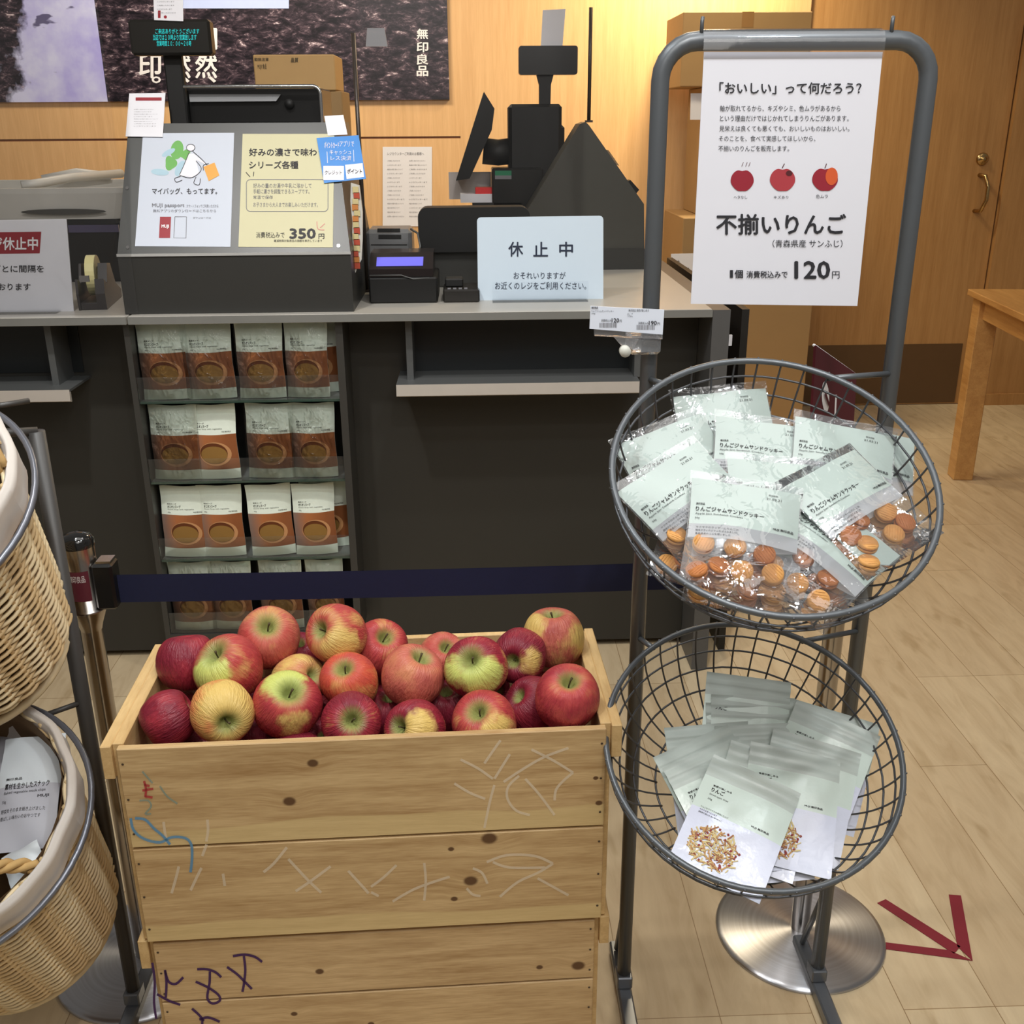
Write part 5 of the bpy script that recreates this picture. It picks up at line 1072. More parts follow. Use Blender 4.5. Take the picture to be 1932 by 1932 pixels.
# ================================================================== TWO-BASKET RACK
RACK = mat('rack_grey', rgb(98, 102, 106), .35, .35, var=.03)
WIRE = mat('wire_grey', rgb(92, 94, 98), .35, .4, var=.03)
XL, XR, FY, FZ = .236, .573, 1.385, 1.512
def basket_wires(C, Rr, tilt, nr=40, depth=.135):
    """returns frame matrix and a mesh of rim-to-rim wires, local z = out of the bowl"""
    M = Matrix.Translation(C) @ Matrix.Rotation(tilt, 4, 'X')
    prof = cat([(Rr, 0), (Rr*.975, -.025), (Rr*.93, -.05), (Rr*.86, -.075), (Rr*.75, -.1), (Rr*.58, -.12), (Rr*.36, -depth+.003), (.03, -depth)], 2)
    w = MB()
    for i in range(nr):
        a = 2*math.pi*(i+.5)/nr
        pr_ = [(Rr+.004, .003)]+prof if i % 2 == 0 else [(Rr+.004, .003)]+prof[:-4]
        w.tube([(r*math.cos(a), r*math.sin(a), z) for r, z in pr_], .0014, 5, M=M)
    for r, z in [(Rr*.975, -.025), (Rr*.93, -.05), (Rr*.86, -.075), (Rr*.75, -.1), (Rr*.58, -.12), (Rr*.36, -depth+.003), (.03, -depth)]:
        w.tube([((r+.0022)*math.cos(2*math.pi*k/48), (r+.0022)*math.sin(2*math.pi*k/48), z-.001) for k in range(48)], .0016, 5, closed=True, M=M)
    rm = MB(); rm.tube([(Rr*math.cos(2*math.pi*k/72), Rr*math.sin(2*math.pi*k/72), 0) for k in range(72)], .0042, 10, closed=True, M=M)
    return M, w, rm
rk2 = thing('basket_rack', 'grey tube rack with two tilted wire baskets and the apple price sign on top', 'display rack', ((XL+XR)/2, FY, 0))
b = MB(); rr = .045
pts = [(XL, FY, .03)]+[(XL, FY, FZ-rr)]+[(XL+rr-rr*math.cos(R(k*15)), FY, FZ-rr+rr*math.sin(R(k*15))) for k in range(1, 6)]+[(XL+rr, FY, FZ), (XR-rr, FY, FZ)]+[(XR-rr+rr*math.sin(R(k*15)), FY, FZ-rr+rr*math.cos(R(k*15))) for k in range(1, 6)]+[(XR, FY, FZ-rr), (XR, FY, .03)]
b.tube(pts, .0115, 16); b.obj('frame_tube', RACK, rk2)
for s, x in (('l', XL), ('r', XR)):
    b = MB(); b.box(x-.012, x+.012, .86, FY+.10, .004, .026, bev=.003); b.box(x-.013, x+.013, FY-.016, FY+.016, .026, .05, bev=.002); b.obj('foot_bar', mat('foot_grey', rgb(112, 116, 122), .3, .5), rk2)
    b = MB(); b.tube([(x, FY+.008, .20), (x-.002, FY+.075, .03)], .005, 8); b.obj('brace', RACK, rk2)
b = MB()
for x in (at(1323, 38, FY).x, at(1681, 36, FY).x): b.tube([(x, FY-.006, FZ+.008), (x, FY-.006, FZ+.022), (x+.001, FY-.004, FZ+.026)], .0025, 6)
b.obj('top_peg', RACK, rk2)
UC = Vector((.364, 1.194, 1.010)); LC = Vector((.366, 1.191, .627)); UT, LT = R(33), R(28.5); BR = .199
MU, w, rm = basket_wires(UC, BR, UT); wo = w.obj('wire_basket', WIRE, rk2); rm.obj('rim_ring', RACK, wo)
MLo, w, rm = basket_wires(LC, BR, LT); wl = w.obj('wire_basket', WIRE, rk2); rm.obj('rim_ring', RACK, wl)
for MM in (MU, MLo):
    for a, x in ((125, XL), (58, XR)):
        p = MM @ Vector((BR*math.cos(R(a)), BR*math.sin(R(a)), -.004)); b = MB(); b.tube([p, (x, FY-.004, p.z-.005)], .004, 8); b.obj('basket_arm', RACK, rk2)
    p0 = MM @ Vector((-.17, .09, -.06)); p1 = MM @ Vector((.17, .09, -.06))
# sign hanging from the top bar
SY = FY-.016
SG = Face((0, SY, 0), (1, 0, 0), (0, -1, 0), eps=.0005)
def corner(px, py): return SG.P(*SG.uv(px, py), 0)
sg = thing('price_sign', 'large white apple price sign of 120 yen hanging from the rack top bar', 'sign', corner(1480, 100))
b = MB(); b.prism([corner(1303, 573), corner(1617, 577), corner(1665, 98), corner(1328, 98)], SG.n*.001); b.obj('sign_paper', mat('sign_white', rgb(226, 226, 234), .5, var=.01), sg)
SGL = Face((0, SY-.001, 0), (1, 0, 0), (0, -1, 0), eps=.0005)
def x3b(x, y): return 1232+x/2.76, y/2.76
b = MB()
def ST(s, x0, y0, x1, y1, bold=.0, mi=0):
    a, c = x3b(x0, y0), x3b(x1, y1); SGL.ptext(b, s, a[0], a[1], c[0], c[1], mi, bold)
ST('「おいしい」って何だろう？', 345, 428, 1085, 490, .022)
ST('軸が取れてるから、キズやシミ、色ムラがあるから', 348, 548, 975, 580, .008); ST('という理由だけではじかれてしまうりんごがあります。', 348, 600, 1018, 632, .008)
ST('見栄えは良くても悪くても、おいしいものはおいしい。', 345, 654, 1022, 684, .008); ST('そのことを、食べて実感してほしいから、', 343, 706, 845, 736, .008); ST('不揃いのりんごを販売します。', 340, 758, 708, 788, .008)
ST('ヘタなし', 420, 1018, 490, 1034, .005); ST('キズあり', 628, 1018, 704, 1034, .005); ST('色ムラ', 848, 1012, 910, 1031, .005)
ST('不揃いりんご', 328, 1113, 1005, 1222, .028); ST('（青森県産 サンふじ）', 622, 1248, 986, 1288, .012)
ST('1', 400, 1406, 416, 1446, .0); ST('個', 424, 1404, 468, 1448, .025); ST('消費税込みで', 486, 1410, 700, 1447, .015); ST('120', 735, 1358, 922, 1452, .028); ST('円', 932, 1412, 970, 1450, .01)
b.obj('lettering', mat('sign_ink', rgb(40, 40, 46), .6), sg)
AR = mat('print_apple_red', rgb(150, 34, 50), .5); AR2 = mat('print_apple_pink', rgb(172, 58, 66), .5); AO = mat('print_orange', rgb(214, 92, 46), .5); AB = mat('print_brown', rgb(84, 30, 34), .5)
b = MB()
def ap(cx, cy, w_, h_, mi, e, part=None):
    pts = []
    for k in range(40):
        a = 2*math.pi*k/40; x = math.cos(a); y = math.sin(a)
        rx = w_/2*(1 if y < .2 else 1-.18*(y-.2)); dip = .16*math.exp(-(x/.28)**2) if y < 0 else .08*math.exp(-(x/.3)**2)
        pts.append(x3b(cx+rx*x, cy+h_/2*(y+(dip if y < 0 else -dip))))
    SGL.ppoly(b, pts[::-1], mi, e)
APM = [AR, AR2, AO, AB]
ap(464, 940, 120, 118, 0, 1.5); b.obj('apple_drawing', APM, sg); b = MB()
ap(674, 936, 132, 126, 1, 1.5); b.obj('apple_drawing', APM, sg); b = MB()
ap(895, 935, 134, 126, 0, 1.5); b.obj('apple_drawing', APM, sg); b = MB()
SGL.pblob(b, *x3b(708, 902), 17/2.76, 14/2.76, 3, 2.2, 16); SGL.pblob(b, *x3b(929, 918), 32/2.76, 46/2.76, 2, 2.2, 20, rot=.05)
SGL.pstroke(b, [x3b(672, 875), x3b(684, 852)], 1.6, 3, 1.5); SGL.pstroke(b, [x3b(895, 875), x3b(903, 852)], 1.6, 3, 1.5)
for x in (462, 482, 498): SGL.pstroke(b, [x3b(x, 866), x3b(x+8, 845)], 1.0, 3, 1.5)
b.obj('drawing_details', APM, sg)
SLV = film('clear_sleeve', (.95, .95, .96), .0004, 14, .06, haze=.045, gloss=1.2)
b = MB(); c0, c1_ = corner(1326, 100), corner(1667, 100); zt_ = FZ+.0125
pr2 = [(SY-.0022, c0.z-.006), (SY-.0026, FZ), (SY+.004, zt_-.002), (FY, zt_+.001), (FY+.008, zt_-.002), (FY+.014, FZ), (FY+.014, c0.z+.004)]
b.grid(lambda u, v: Vector((c0.x+(c1_.x-c0.x)*u, pr2[min(6, int(round(v*6)))][0], pr2[min(6, int(round(v*6)))][1])), 1, 6, smooth=True); b.obj('clear_sleeve', SLV, sg)
# price card and clip on the left tube
PC = Face((0, FY-.035, 0), (1, 0, -.03), (0, -1, 0))
def mkp(G, t):
    b = MB(); G.ptext(b, '無印良品', 1116, 578, 1128, 582, 0, .02); G.ptext(b, 'りんごジャムサンドクッキー', 1116, 585, 1158, 589, 0, .0); G.ptext(b, '50g', 1116, 590, 1123, 593, 0, .0)
    G.ptext(b, '無印良品 食感が楽しめる', 1186, 583, 1224, 588, 0, .01); G.ptext(b, 'りんご', 1184, 590, 1194, 598, 0, .0)
    G.ptext(b, '消費税込み', 1134, 602, 1153, 607, 0, .01); G.ptext(b, '120', 1154, 600, 1168, 608, 0, .02); G.ptext(b, '円', 1169, 603, 1173, 608, 0, 0)
    G.ptext(b, '消費税込み', 1204, 607, 1223, 612, 0, .01); G.ptext(b, '190', 1224, 605, 1239, 613, 0, .02); G.ptext(b, '円', 1240, 608, 1245, 613, 0, 0); b.obj('lettering', INK, t)
    b = MB(); rnd = random.Random(2)
    for x0, y0 in ((1131, 609), (1201, 613)):
        x = x0
        while x < x0+33: w_ = rnd.choice((.8, 1.4)); G.prect(b, x, y0, x+w_, y0+9); x += w_+rnd.choice((.8, 1.3))
    b.obj('barcode', GREYINK, t)
pc = card('price_card', 'small white double price card clipped to the left tube of the basket rack', 'price card', PC, [(1114, 577), (1253, 584), (1250, 631), (1112, 620)], mat('card_white_blue', rgb(222, 228, 240), .4, var=.01), mkp)
CLIP = film('clip_clear', (.86, .86, .87), .004, 60, .08, haze=.16, gloss=2.0)
b = MB(); Yc_ = FY-.030
b.prism([at(1122, 620, Yc_), at(1250, 630, Yc_), at(1250, 640, Yc_), at(1122, 634, Yc_)][::-1], (0, .010, 0))
b.prism([at(1158, 636, Yc_), at(1205, 640, Yc_), at(1195, 660, Yc_), at(1172, 652, Yc_)][::-1], (0, .014, 0)); b.obj('clip_rail', CLIP, pc)
b = MB(); a_, b2 = at(1188, 671, Yc_), at(1249, 635, Yc_); b.box(a_.x, b2.x, FY-.028, FY+.020, a_.z, b2.z, bev=.004); b.obj('tube_clamp', CLIP, pc)
b = MB(); q = at(1178, 661, Yc_); b.lathe([(0, 0), (.0075, 0), (.0075, .010), (0, .010)], 16, M=Matrix.Translation(q) @ Matrix.Rotation(R(90), 4, 'X')); b.obj('thumb_screw', mat('milky_white', rgb(206, 206, 196), .4), pc)

# ================================================================== COOKIE BAGS in the upper basket
FILM = film('bag_film', (.985, .99, .995), .0034, 30, .045, haze=.03, gloss=1.8)
LABEL = mat('bag_label', rgb(184, 195, 189), .45, var=.01)
HAZY = film('frosted_band', (.80, .80, .80), .001, 30, .15, haze=.45, gloss=1.0)
COOK = mat('cookie_golden', rgb(206, 150, 84), .7, var=.18, scale=90, bump=.0006, bscale=250)
COOKT = mat('cookie_toasted', rgb(178, 110, 56), .7, var=.18, scale=90, bump=.0006, bscale=250)
JAM = mat('jam_dark', rgb(120, 62, 26), .35)
BW, BH, BT = .138, .162, .021
def bagf(u, v, s):
    x = (u-.5)*BW*(1-.05*math.sin(v*math.pi)); y = (v-.5)*BH
    k = max(0, 1-abs(2*u-1)**2.2); p = max(0, math.sin(min(1, max(0, (1-v)*1.02))*math.pi*.93))**.8
    return Vector((x, y, s*(k*p*BT*.5*(.35+.65*min(1, (1-v)*1.6))+.0005)+.0012*math.sin(u*11+v*7)*(1-p*.5)))
def cookie(M, top, name='cookie', par=None):
    k = MB(); r = .0140
    k.lathe([(0, -.0055), (r*.9, -.0055), (r, -.0035), (r, -.001), (r*.93, -.0003)], 22, 0, M=M); k.lathe([(r*.93, -.0004), (r*.93, .0006)], 22, 1, M=M)
    k.lathe([(r*.93, .0005), (r, .0012), (r, .0035), (r*.88, .0058), (0, .0066)], 22, 0, M=M)
    for j in range(-3, 4):
        y = j*.0034; hw = math.sqrt(max(0, (r*.84)**2-y*y)); k.tube([(-hw, y, .0056), (0, y, .0063), (hw, y, .0056)], .0007, 4, 0, M=M)
    return k.obj(name, [top, JAM], par, local=True)
def cookie_bag(label, M, seed):
    t = thing('cookie_bag', label, 'snack bag', M=M, group='bags of sandwich cookies in the upper wire basket'); rnd = random.Random(seed)
    b = MB(); b.grid(lambda u, v: bagf(u, v, 1), 16, 20); b.grid(lambda u, v: bagf(1-u, v, -1), 16, 20); b.obj('clear_film', FILM, t, local=True, weld=True)
    def band(v0, v1, off, m_, nm):
        b = MB(); b.grid(lambda u, v: bagf(.015+.97*u, v0+(v1-v0)*v, 1)-Vector((0, 0, off)), 14, 8); b.grid(lambda u, v: bagf(.985-.97*u, v0+(v1-v0)*v, -1)+Vector((0, 0, off)), 14, 4); return b.obj(nm, m_, t, local=True)
    band(.52, .93, .0004, LABEL, 'paper_label'); band(.40, .52, .0004, HAZY, 'frosted_band')
    l = MB()
    def T(s, x0, y0, x1, y1, bold=.02):
        vs, fs, _ = textgeo(s, bold); vv = []
        for v in vs:
            x = (x0+v.x*(x1-x0))*1.11; y = (y0+v.y*(y1-y0))*1.065; q = bagf(x/BW+.5, y/BH+.5, 1); vv.append((x, y, q.z+.0003))
        l.add(vv, fs)
    T('無印良品', -.052, .0285, -.043, .0315, .03); T('りんごジャムサンドクッキー', -.052, .0195, .020, .0265, .022); T('Apple Jam Sandwich Cookies', -.052, .0145, -.002, .0175, .0)
    T('50g', -.052, .0085, -.047, .0115, .0); T('賞味期限', .024, .054, .034, .0565, .0); T('21.03.21', .022, .0485, .038, .0515, .0); T('MUJI 無印良品', .030, .0065, .052, .0105, .03)
    T('サクサクのクッキーにりんごの', -.050, -.0035, -.006, -.0008, .01); T('酸味がきいたジャムをはさみました', -.050, -.0078, -.008, -.005, .01); T('青森県産のふじを使いました', -.050, -.0121, -.014, -.0094, .01)
    l.obj('lettering', INK, t, local=True)
    pos = [(-.040, -.020), (-.008, -.016), (.026, -.020), (-.026, -.045), (.006, -.048), (.036, -.044), (-.046, -.060), (.016, -.004)]
    for k, (x, y) in enumerate(pos[:7]):
        Mc = Matrix.Translation((x*1.08+rnd.uniform(-.004, .004), y*1.05+rnd.uniform(-.004, .004), -.001)) @ Matrix.Rotation(rnd.uniform(0, 3), 4, 'Z') @ Matrix.Rotation(R(rnd.uniform(-25, 25)), 4, 'X') @ Matrix.Scale(.92, 4)
        cookie(Mc, COOK if rnd.random() < .6 else COOKT, par=t)
    return t
def orient(MM, lift, px, py, rot, tiltx=0, tilty=0, back=0):
    """a flat pack whose middle shows at (px,py), lying lift metres above the plane of ring MM, turned by rot degrees"""
    n0 = (MM.to_3x3() @ Vector((0, 0, 1))).normalized()
    p0 = MM @ Vector((0, 0, lift)); c = hit(px, py, p0, n0)
    e = hit(px+10*math.cos(R(rot)), py+10*math.sin(R(rot)), p0, n0)
    x = (e-c).normalized(); y = n0.cross(x)
    M3 = Matrix((x, y, n0)).transposed()
    return Matrix.Translation(c) @ M3.to_4x4() @ Matrix.Translation((0, BH*.25, 0)) @ Matrix.Rotation(R(tiltx), 4, 'X') @ Matrix.Translation((0, -BH*.25, 0)) @ Matrix.Rotation(R(tilty), 4, 'Y')
def cu(x, y): return 1132+x/2.76, 620+y/2.76
#  label-centre in the crop, rotation, lift, tilt x, tilt y, label
BAGS = [
 (610, 1030, 14, -0.045, 4, 0, 'cookie bag half hidden at the lower left rim of the upper basket'),
 (765, 1150, 10, -0.022, -2, 0, 'lowest cookie bag under the front one, its clear end showing at the basket front'),
 (1085, 1090, 6, -0.030, 2, 0, 'cookie bag low in the basket under the one sliding to the lower right'),
 (680, 520, -6, -0.050, 18, 0, 'rearmost cookie bag leaning on the back wires of the upper basket'),
 (1390, 720, 8, -0.052, 12, 4, 'cookie bag behind the right ones, its right edge near the rim of the upper basket'),
 (425, 705, -20, -0.046, 14, -5, 'cookie bag at the upper left of the basket, turned up to the right'),
 (620, 800, -8, -0.050, 6, 0, 'cookie bag sunk in the middle left, only a piece of its label showing'),
 (860, 680, 8, -0.034, 8, 0, 'cookie bag in the upper middle of the basket with a level label'),
 (1270, 700, 10, -0.028, 8, 4, 'cookie bag at the upper right with its crinkled clear end sticking up'),
 (950, 900, 5, -0.026, 4, 0, 'cookie bag in the centre of the basket behind the front one'),
 (475, 885, -32, -0.016, 4, -4, 'cookie bag on the left turned steeply up to the right, label side up'),
 (1160, 1150, 37, -0.014, 2, 0, 'cookie bag sliding down to the lower right between the front bag and the rim'),
 (1330, 900, -32, -0.006, 3, 5, 'cookie bag on the right with brown cookies at its lower right end'),
 (745, 1065, 9, 0.004, 3, 0, 'frontmost cookie bag lying on top with seven cookies in plain view'),
]
for i, (x, y, rot, lift, tx_, ty_, lb) in enumerate(BAGS):
    px, py = cu(x, y)
    # photo points are the label centre: move to bag centre, a little below it
    sft = 12 if i not in (13,) else 0
    px -= math.sin(R(rot))*sft*1.0; py += math.cos(R(rot))*sft
    cookie_bag(lb, orient(MU, lift, px, py, rot, tx_, ty_), i+3)

# ================================================================== DRIED APPLE POUCHES in the lower basket
PGREY = mat('pouch_grey', rgb(190, 200, 194), .35, var=.03, scale=40, bump=.0008, bscale=40)
PPALE = mat('pouch_pale', rgb(212, 226, 218), .25, var=.02, scale=40, bump=.0014, bscale=34)
PLAV = mat('pouch_white', rgb(220, 224, 242), .22, var=.02, scale=40, bump=.0016, bscale=34)
ST1 = mat('stick_pale', rgb(216, 196, 140), .6, var=.1); ST2 = mat('stick_tan', rgb(196, 150, 92), .6, var=.1); ST3 = mat('stick_red', rgb(140, 40, 34), .6, var=.1); ST4 = mat('stick_brown', rgb(160, 104, 62), .6, var=.1)
QW, QH, QT = .123, .163, .012
def pf(u, v, s):
    x = (u-.5)*QW; y = (v-.5)*QH; k = max(0, 1-abs(2*u-1)**2.5); p = max(0, math.sin(min(1, (1-v)*1.15)*math.pi))**.7 if (1-v)*1.15 < 1 else 0
    rip = .0010*math.sin(v*70)*(1 if v > .80 else 0)
    return Vector((x, y, s*(k*p*QT*.5+.0006)+rip+.0015*math.sin(u*6+v*4)))
PROTO = []
def dried_pouch(label, M):
    grp = 'dried apple pouches in the lower wire basket'
    if PROTO: return copy_tree(PROTO[0], M, label, grp)
    t = thing('dried_apple_pouch', label, 'snack pouch', M=M, group=grp)
    b = MB(); mf = lambda u, v: 0 if v > .80 else (1 if v > .50 else 2)
    b.grid(lambda u, v: pf(u, v, 1), 14, 50, mif=mf); b.grid(lambda u, v: pf(1-u, v, -1), 14, 10); b.obj('pouch_body', [PGREY, PPALE, PLAV], t, local=True, weld=True)
    rnd = random.Random(5); k = MB()
    for i in range(250):
        a = rnd.random()*6.28; q = math.sqrt(rnd.random())*.032; x = -.014+q*math.cos(a)*1.05; y = -.044+q*math.sin(a)*.85
        z = pf(x/QW+.5, y/QH+.5, 1).z+.0006+(1-q/.031)*.0012*rnd.random(); L_ = rnd.uniform(.005, .011); mi = rnd.choices((0, 1, 2, 3), (5, 4, 2, 2))[0]
        if mi == 2: L_ = .0028
        w_ = rnd.uniform(.0012, .0020) if mi != 2 else .0026; th = rnd.random()*3.14
        Mx = Matrix.Translation((x, y, z)) @ Matrix.Rotation(th, 4, 'Z'); k.box(-L_/2, L_/2, -w_/2, w_/2, -.0004, .0006, mi, M=Mx)
    k.obj('food_picture', [ST1, ST2, ST3, ST4], t, local=True)
    l = MB()
    def T(s, x0, y0, x1, y1, bold=.02):
        vs, fs, _ = textgeo(s, bold); l.add([(x0+v.x*(x1-x0), y0+v.y*(y1-y0), pf((x0+v.x*(x1-x0))/QW+.5, (y0+v.y*(y1-y0))/QH+.5, 1).z+.0005) for v in vs], fs)
    T('食感が楽しめる', -.046, .036, -.020, .039, .02); T('りんご', -.046, .028, -.028, .0345, .03); T('Dried apple chips', -.046, .022, -.020, .025, .0); T('20g', -.046, .015, -.040, .018, 0)
    T('りんごをサクサクの食感に仕上げ', -.050, .001, -.012, .0035, .01); T('そのまま食べられます', -.050, -.003, -.026, -.0005, .01); T('開封後はお早めに', -.050, -.007, -.018, -.0045, .01); T('MUJI 無印良品', .018, .004, .042, .0075, .03)
    l.obj('lettering', INK, t, local=True); index_kids(t); PROTO.append(t); return t
def cq(x, y): return 1200+x/3.864, 1240+y/3.864
#  top-left and top-right corners in the crop give place and turn
PO = [
 (500, 330, 1130, 350, -0.062, 30, 'grey pouch layered directly under the rearmost one at the back of the lower basket'),
 (560, 270, 1150, 300, -0.056, 28, 'second grey pouch from the back of the lower basket'),
 (490, 100, 1160, 190, -0.046, 26, 'rearmost grey pouch standing highest against the back wires'),
 (1240, 330, 1700, 470, -0.060, 26, 'grey pouch sunk behind the tall right one near the right tube'),
 (260, 510, 760, 470, -0.062, 22, 'grey pouch low at the left under the fanned pair'),
 (640, 500, 1120, 480, -0.058, 20, 'grey pouch lying flat in the middle under the fanned ones'),
 (1150, 300, 1810, 590, -0.046, 18, 'grey pouch leaning at the far right with its top corner near the rim'),
 (600, 750, 1060, 710, -0.058, 0, 'pouch low at the basket front between the two in plain view'),
 (960, 500, 1690, 720, -0.046, 16, 'pouch fanned just left of the far right one'),
 (100, 740, 690, 480, -0.052, 14, 'outermost left pouch of the fanned pair, tilted up to the right'),
 (195, 810, 745, 575, -0.044, 12, 'inner left pouch of the fanned pair with its black heading visible'),
 (470, 790, 1080, 740, -0.044, 8, 'pouch directly behind the front one, a strip of its left edge showing'),
 (830, 610, 1500, 760, -0.032, 8, 'second front pouch at the right with the stick-shaped chips picture clear'),
 (720, 610, 1310, 810, -0.036, 8, 'pouch under the front one, its grey top edge sticking out above'),
 (590, 715, 1180, 985, -0.020, 3, 'frontmost pouch lying across the lower left of the basket, chips picture clear'),
]
for (xa, ya, xb_, yb_, lift, tx_, lb) in PO:
    a = cq(xa, ya); c = cq(xb_, yb_); n0 = (MLo.to_3x3() @ Vector((0, 0, 1))).normalized(); p0 = MLo @ Vector((0, 0, lift))
    A_, C_ = hit(*a, p0, n0), hit(*c, p0, n0); x = (C_-A_).normalized(); y = n0.cross(x); mid = (A_+C_)/2
    M3 = Matrix((x, y, n0)).transposed(); dried_pouch(lb, Matrix.Translation(mid) @ M3.to_4x4() @ Matrix.Rotation(R(tx_), 4, 'X') @ Matrix.Translation((0, -QH/2, 0)))

# ================================================================== LEFT STAND WITH WICKER BASKETS
STAND = mat('stand_grey_dark', rgb(64, 62, 60), .45)
PX = -.600
lst = thing('wicker_stand', 'dark tube stand at the left edge with wire hoops holding two wicker baskets', 'display rack', (-.77, 1.385, 0))
b = MB(); b.tube([(PX, 1.385, .02), (PX, 1.385, 1.03)], .0115, 12); b.obj('post', STAND, lst)
b = MB(); b.tube([(-.94, 1.385, .02), (-.94, 1.385, 1.03)], .0115, 12); b.obj('post', STAND, lst)
b = MB(); b.tube([(PX+.002, 1.385, 1.03), (PX-.05, 1.36, 1.035), (-.94, 1.385, 1.03)], .006, 8); b.obj('crossbar', STAND, lst)
for x in (PX, -.94):
    b = MB(); b.box(x-.012, x+.012, .86, 1.485, .004, .026, bev=.003); b.box(x-.013, x+.013, 1.369, 1.401, .026, .05, bev=.002); b.obj('foot_bar', mat('foot_grey', rgb(112, 116, 122), .3, .5), lst)
WIC = [mat('wicker_pale', rgb(226, 206, 166), .6, var=.12, scale=50), mat('wicker_tan', rgb(208, 180, 134), .6, var=.12, scale=50)]
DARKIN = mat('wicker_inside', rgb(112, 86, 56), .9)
LINEN = mat('liner_cotton', rgb(206, 198, 190), .85, var=.03, scale=40, bump=.0012, bscale=18)
ROPE = mat('rope_jute', rgb(196, 160, 104), .85, var=.15, scale=70)
def hoop_and_basket(C, tilt, Rr, rt_, rb, ln, lab, lower):
    M = Matrix.Translation(C) @ Matrix.Rotation(tilt, 4, 'X')
    h = MB(); h.tube([(Rr*math.cos(2*math.pi*k/64), Rr*math.sin(2*math.pi*k/64), 0) for k in range(64)], .0045, 8, closed=True, M=M)
    ho = h.obj('hoop', mat('hoop_grey', rgb(112, 114, 122), .3, .5), lst)
    for x in (PX, -.94):
        q = M @ Vector((Rr*math.cos(R(60)) * (1 if x == PX else -1), Rr*math.sin(R(60)), 0)); k = MB(); k.tube([q, (x, 1.380, q.z)], .004, 6); k.obj('hoop_arm', STAND, lst)
    t = thing('wicker_basket', lab, 'basket', M=M)
    def prof(v):  # v 0 top .. 1 bottom
        r = rt_+(rb-rt_)*v; 
        if v > .9: r -= (v-.9)*.25
        return r, .035-(ln+.035)*v
    ns = 30; w_ = MB(); rows = int((ln+.03)/.0066)
    for j in range(rows):
        v = (j+.5)/rows; r, z = prof(v); pts = []
        for k in range(ns*4):
            a = 2*math.pi*k/(ns*4); o_ = .0034*math.cos(ns*a/1.0*.5+(math.pi if j % 2 else 0)); pts.append(((r+o_)*math.cos(a), (r+o_)*math.sin(a), z+.0006*math.sin(5*a+j)))
        w_.tube(pts, .0031, 5, j % 2, closed=True, M=None)
    for k in range(ns):
        a = 2*math.pi*(k+.25)/ns; w_.tube([((prof(v/8)[0])*math.cos(a), (prof(v/8)[0])*math.sin(a), prof(v/8)[1]) for v in range(9)], .0036, 5, 1)
    bo = w_.obj('woven_body', WIC, t, local=True)
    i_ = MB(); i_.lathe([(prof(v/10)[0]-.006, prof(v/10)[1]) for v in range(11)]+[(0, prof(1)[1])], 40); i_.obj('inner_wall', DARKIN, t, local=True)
    rimb = MB(); rimb.tube([((rb-.01)*math.cos(2*math.pi*k/48), (rb-.01)*math.sin(2*math.pi*k/48), -ln+.002) for k in range(48)], .0065, 8, 0, closed=True); rimb.obj('base_braid', WIC, t, local=True)
    l = MB()
    def lf_(u, v):
        a = 2*math.pi*u; f = .004*math.sin(9*a)+.003*math.sin(17*a+1)
        P = [(rt_-.018, -.10), (rt_-.010, -.03), (rt_-.004, .03), (rt_+.004, .042), (rt_+.012, .036), (rt_+.011, .010), (rt_+.010+f*.6, -.012+f)]
        k = min(len(P)-1.001, v*(len(P)-1)); i = int(k); q = k-i; r = P[i][0]*(1-q)+P[i+1][0]*q; z = P[i][1]*(1-q)+P[i+1][1]*q; return Vector(((r+f*.3)*math.cos(a), (r+f*.3)*math.sin(a), z))
    l.grid(lf_, 96, 18); l.obj('cloth_liner', LINEN, t, local=True)
    for sd in ((1,) if not lower else (1, -1)):
        rp = MB(); path = []
        if not lower:
            for k in range(15): q = k/14; an = R(12+50*q); path.append(Vector(((rt_-.004)*math.cos(an)-.02*math.sin(q*math.pi), (rt_-.004)*math.sin(an), .035+.11*math.sin(q*math.pi))))
        else:
            for k in range(21): q = k/20; path.append(Vector((sd*(.13-.02*math.sin(q*math.pi)), -.10+.0*q, .0))+Vector((-sd*.13*(1-q)*1.0, -.075*q*0, .05*math.sin(q*math.pi))) if False else Vector((-.06+.215*q, -.155+.085*q, .028+.060*math.sin(q*math.pi)**.8)))
        for st_ in range(3):
            pts = []
            for k, p in enumerate(path):
                for sub in range(4):
                    f = min(len(path)-1, k+sub/4); i = int(f); g = f-i; pp = path[i].lerp(path[min(len(path)-1, i+1)], g); an = f*1.5+st_*2.094; pts.append(pp+Vector((.0042*math.cos(an), .0042*math.sin(an), .0042*math.sin(an+1))))
                if k == len(path)-1: break
            rp.tube(pts, .0052, 6)
        rp.obj('rope_handle', ROPE, t, local=True)
        if lower: break
    return t, M
WC = -.735
wb1, MW1 = hoop_and_basket(Vector((WC-.006, 1.198, .985)), R(31), .199, .176, .146, .325, 'upper wicker basket with white cloth liner and rope handle at the left edge', False)
wb2, MW2 = hoop_and_basket(Vector((WC-.004, 1.195, .528)), R(28), .199, .176, .148, .34, 'lower wicker basket with cloth liner holding white pouches at the left edge', True)
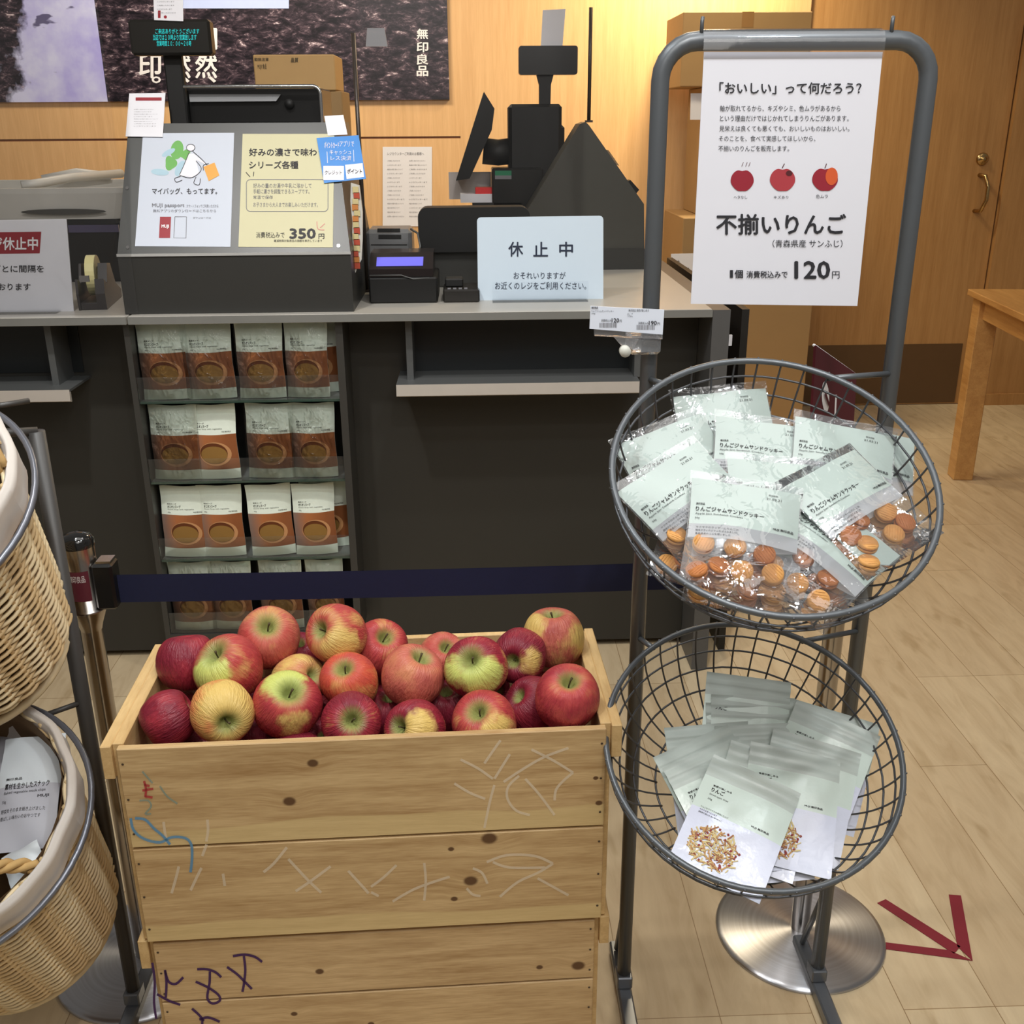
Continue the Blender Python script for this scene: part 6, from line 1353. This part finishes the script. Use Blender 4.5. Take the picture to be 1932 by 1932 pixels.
# packs in the lower wicker basket
PKW = mat('pack_white', rgb(226, 234, 240), .3, var=.02, bump=.0016, bscale=22); PKG = mat('pack_grey_white', rgb(196, 198, 208), .35, var=.03); PKN = mat('pack_navy', rgb(40, 42, 66), .4)
def pack(label, lift, tl, tr, hgt, top, low, text=True, t_=.016, tx_=0):
    n0 = (MW2.to_3x3() @ Vector((0, 0, 1))).normalized(); p0 = MW2 @ Vector((0, 0, lift)); A_, C_ = hit(*tl, p0, n0), hit(*tr, p0, n0); x = (C_-A_).normalized(); y = n0.cross(x); w_ = (C_-A_).length; mid = (A_+C_)/2-y*hgt/2
    M = Matrix.Translation(mid) @ Matrix((x, y, n0)).transposed().to_4x4() @ Matrix.Rotation(R(tx_), 4, 'X')
    t = thing('snack_pouch', label, 'snack pouch', M=M, group='packs in the lower wicker basket')
    def g(u, v, s): k = max(0, 1-abs(2*u-1)**2.5)*max(0, 1-abs(2*v-1)**3); return Vector(((u-.5)*w_, (v-.5)*hgt, s*(k*t_*.5+.0006)+.0015*math.sin(u*9+v*12)))
    b = MB(); b.grid(lambda u, v: g(u, v, 1), 14, 20, mif=lambda u, v: 0 if v > .55 else 1); b.grid(lambda u, v: g(1-u, v, -1), 14, 20); b.obj('pouch_body', [top, low], t, local=True, weld=True)
    if text:
        l = MB()
        def T(s, a, c, d, e, bo): vs, fs, _ = textgeo(s, bo); l.add([((a+v.x*(d-a)-.5)*w_, (c+v.y*(e-c)-.5)*hgt, g(a+v.x*(d-a), c+v.y*(e-c), 1).z+.0006) for v in vs], fs)
        T('無印良品', .14, .60, .40, .625, .02); T('素材を生かしたスナック', .14, .52, .85, .575, .03); T('Baked vegetable snack chips', .14, .475, .80, .505, 0); T('MUJI', .68, .425, .86, .455, .03); T('55g', .12, .40, .19, .43, 0)
        T('野菜をそのまま焼き上げました', .12, .32, .82, .355, .01); T('香ばしい味わいのおやつです', .12, .26, .76, .295, .01); l.obj('lettering', INK, t, local=True)
    return t
pack('dark navy pack at the left edge inside the lower wicker basket', -.050, (-60, 1450), (26, 1455), .15, PKN, PKN, False)
pack('crumpled white pack behind the printed one in the lower wicker basket', -.046, (-50, 1392), (64, 1372), .14, PKG, PKG, False)
pack('white printed pouch standing up in the lower wicker basket', -.012, (16, 1402), (130, 1390), .165, PKW, PKG, True, tx_=8)
pack('pale blue rolled pack under the rope handle of the lower wicker basket', -.002, (2, 1620), (70, 1585), .05, PKW, PKW, False, t_=.02)
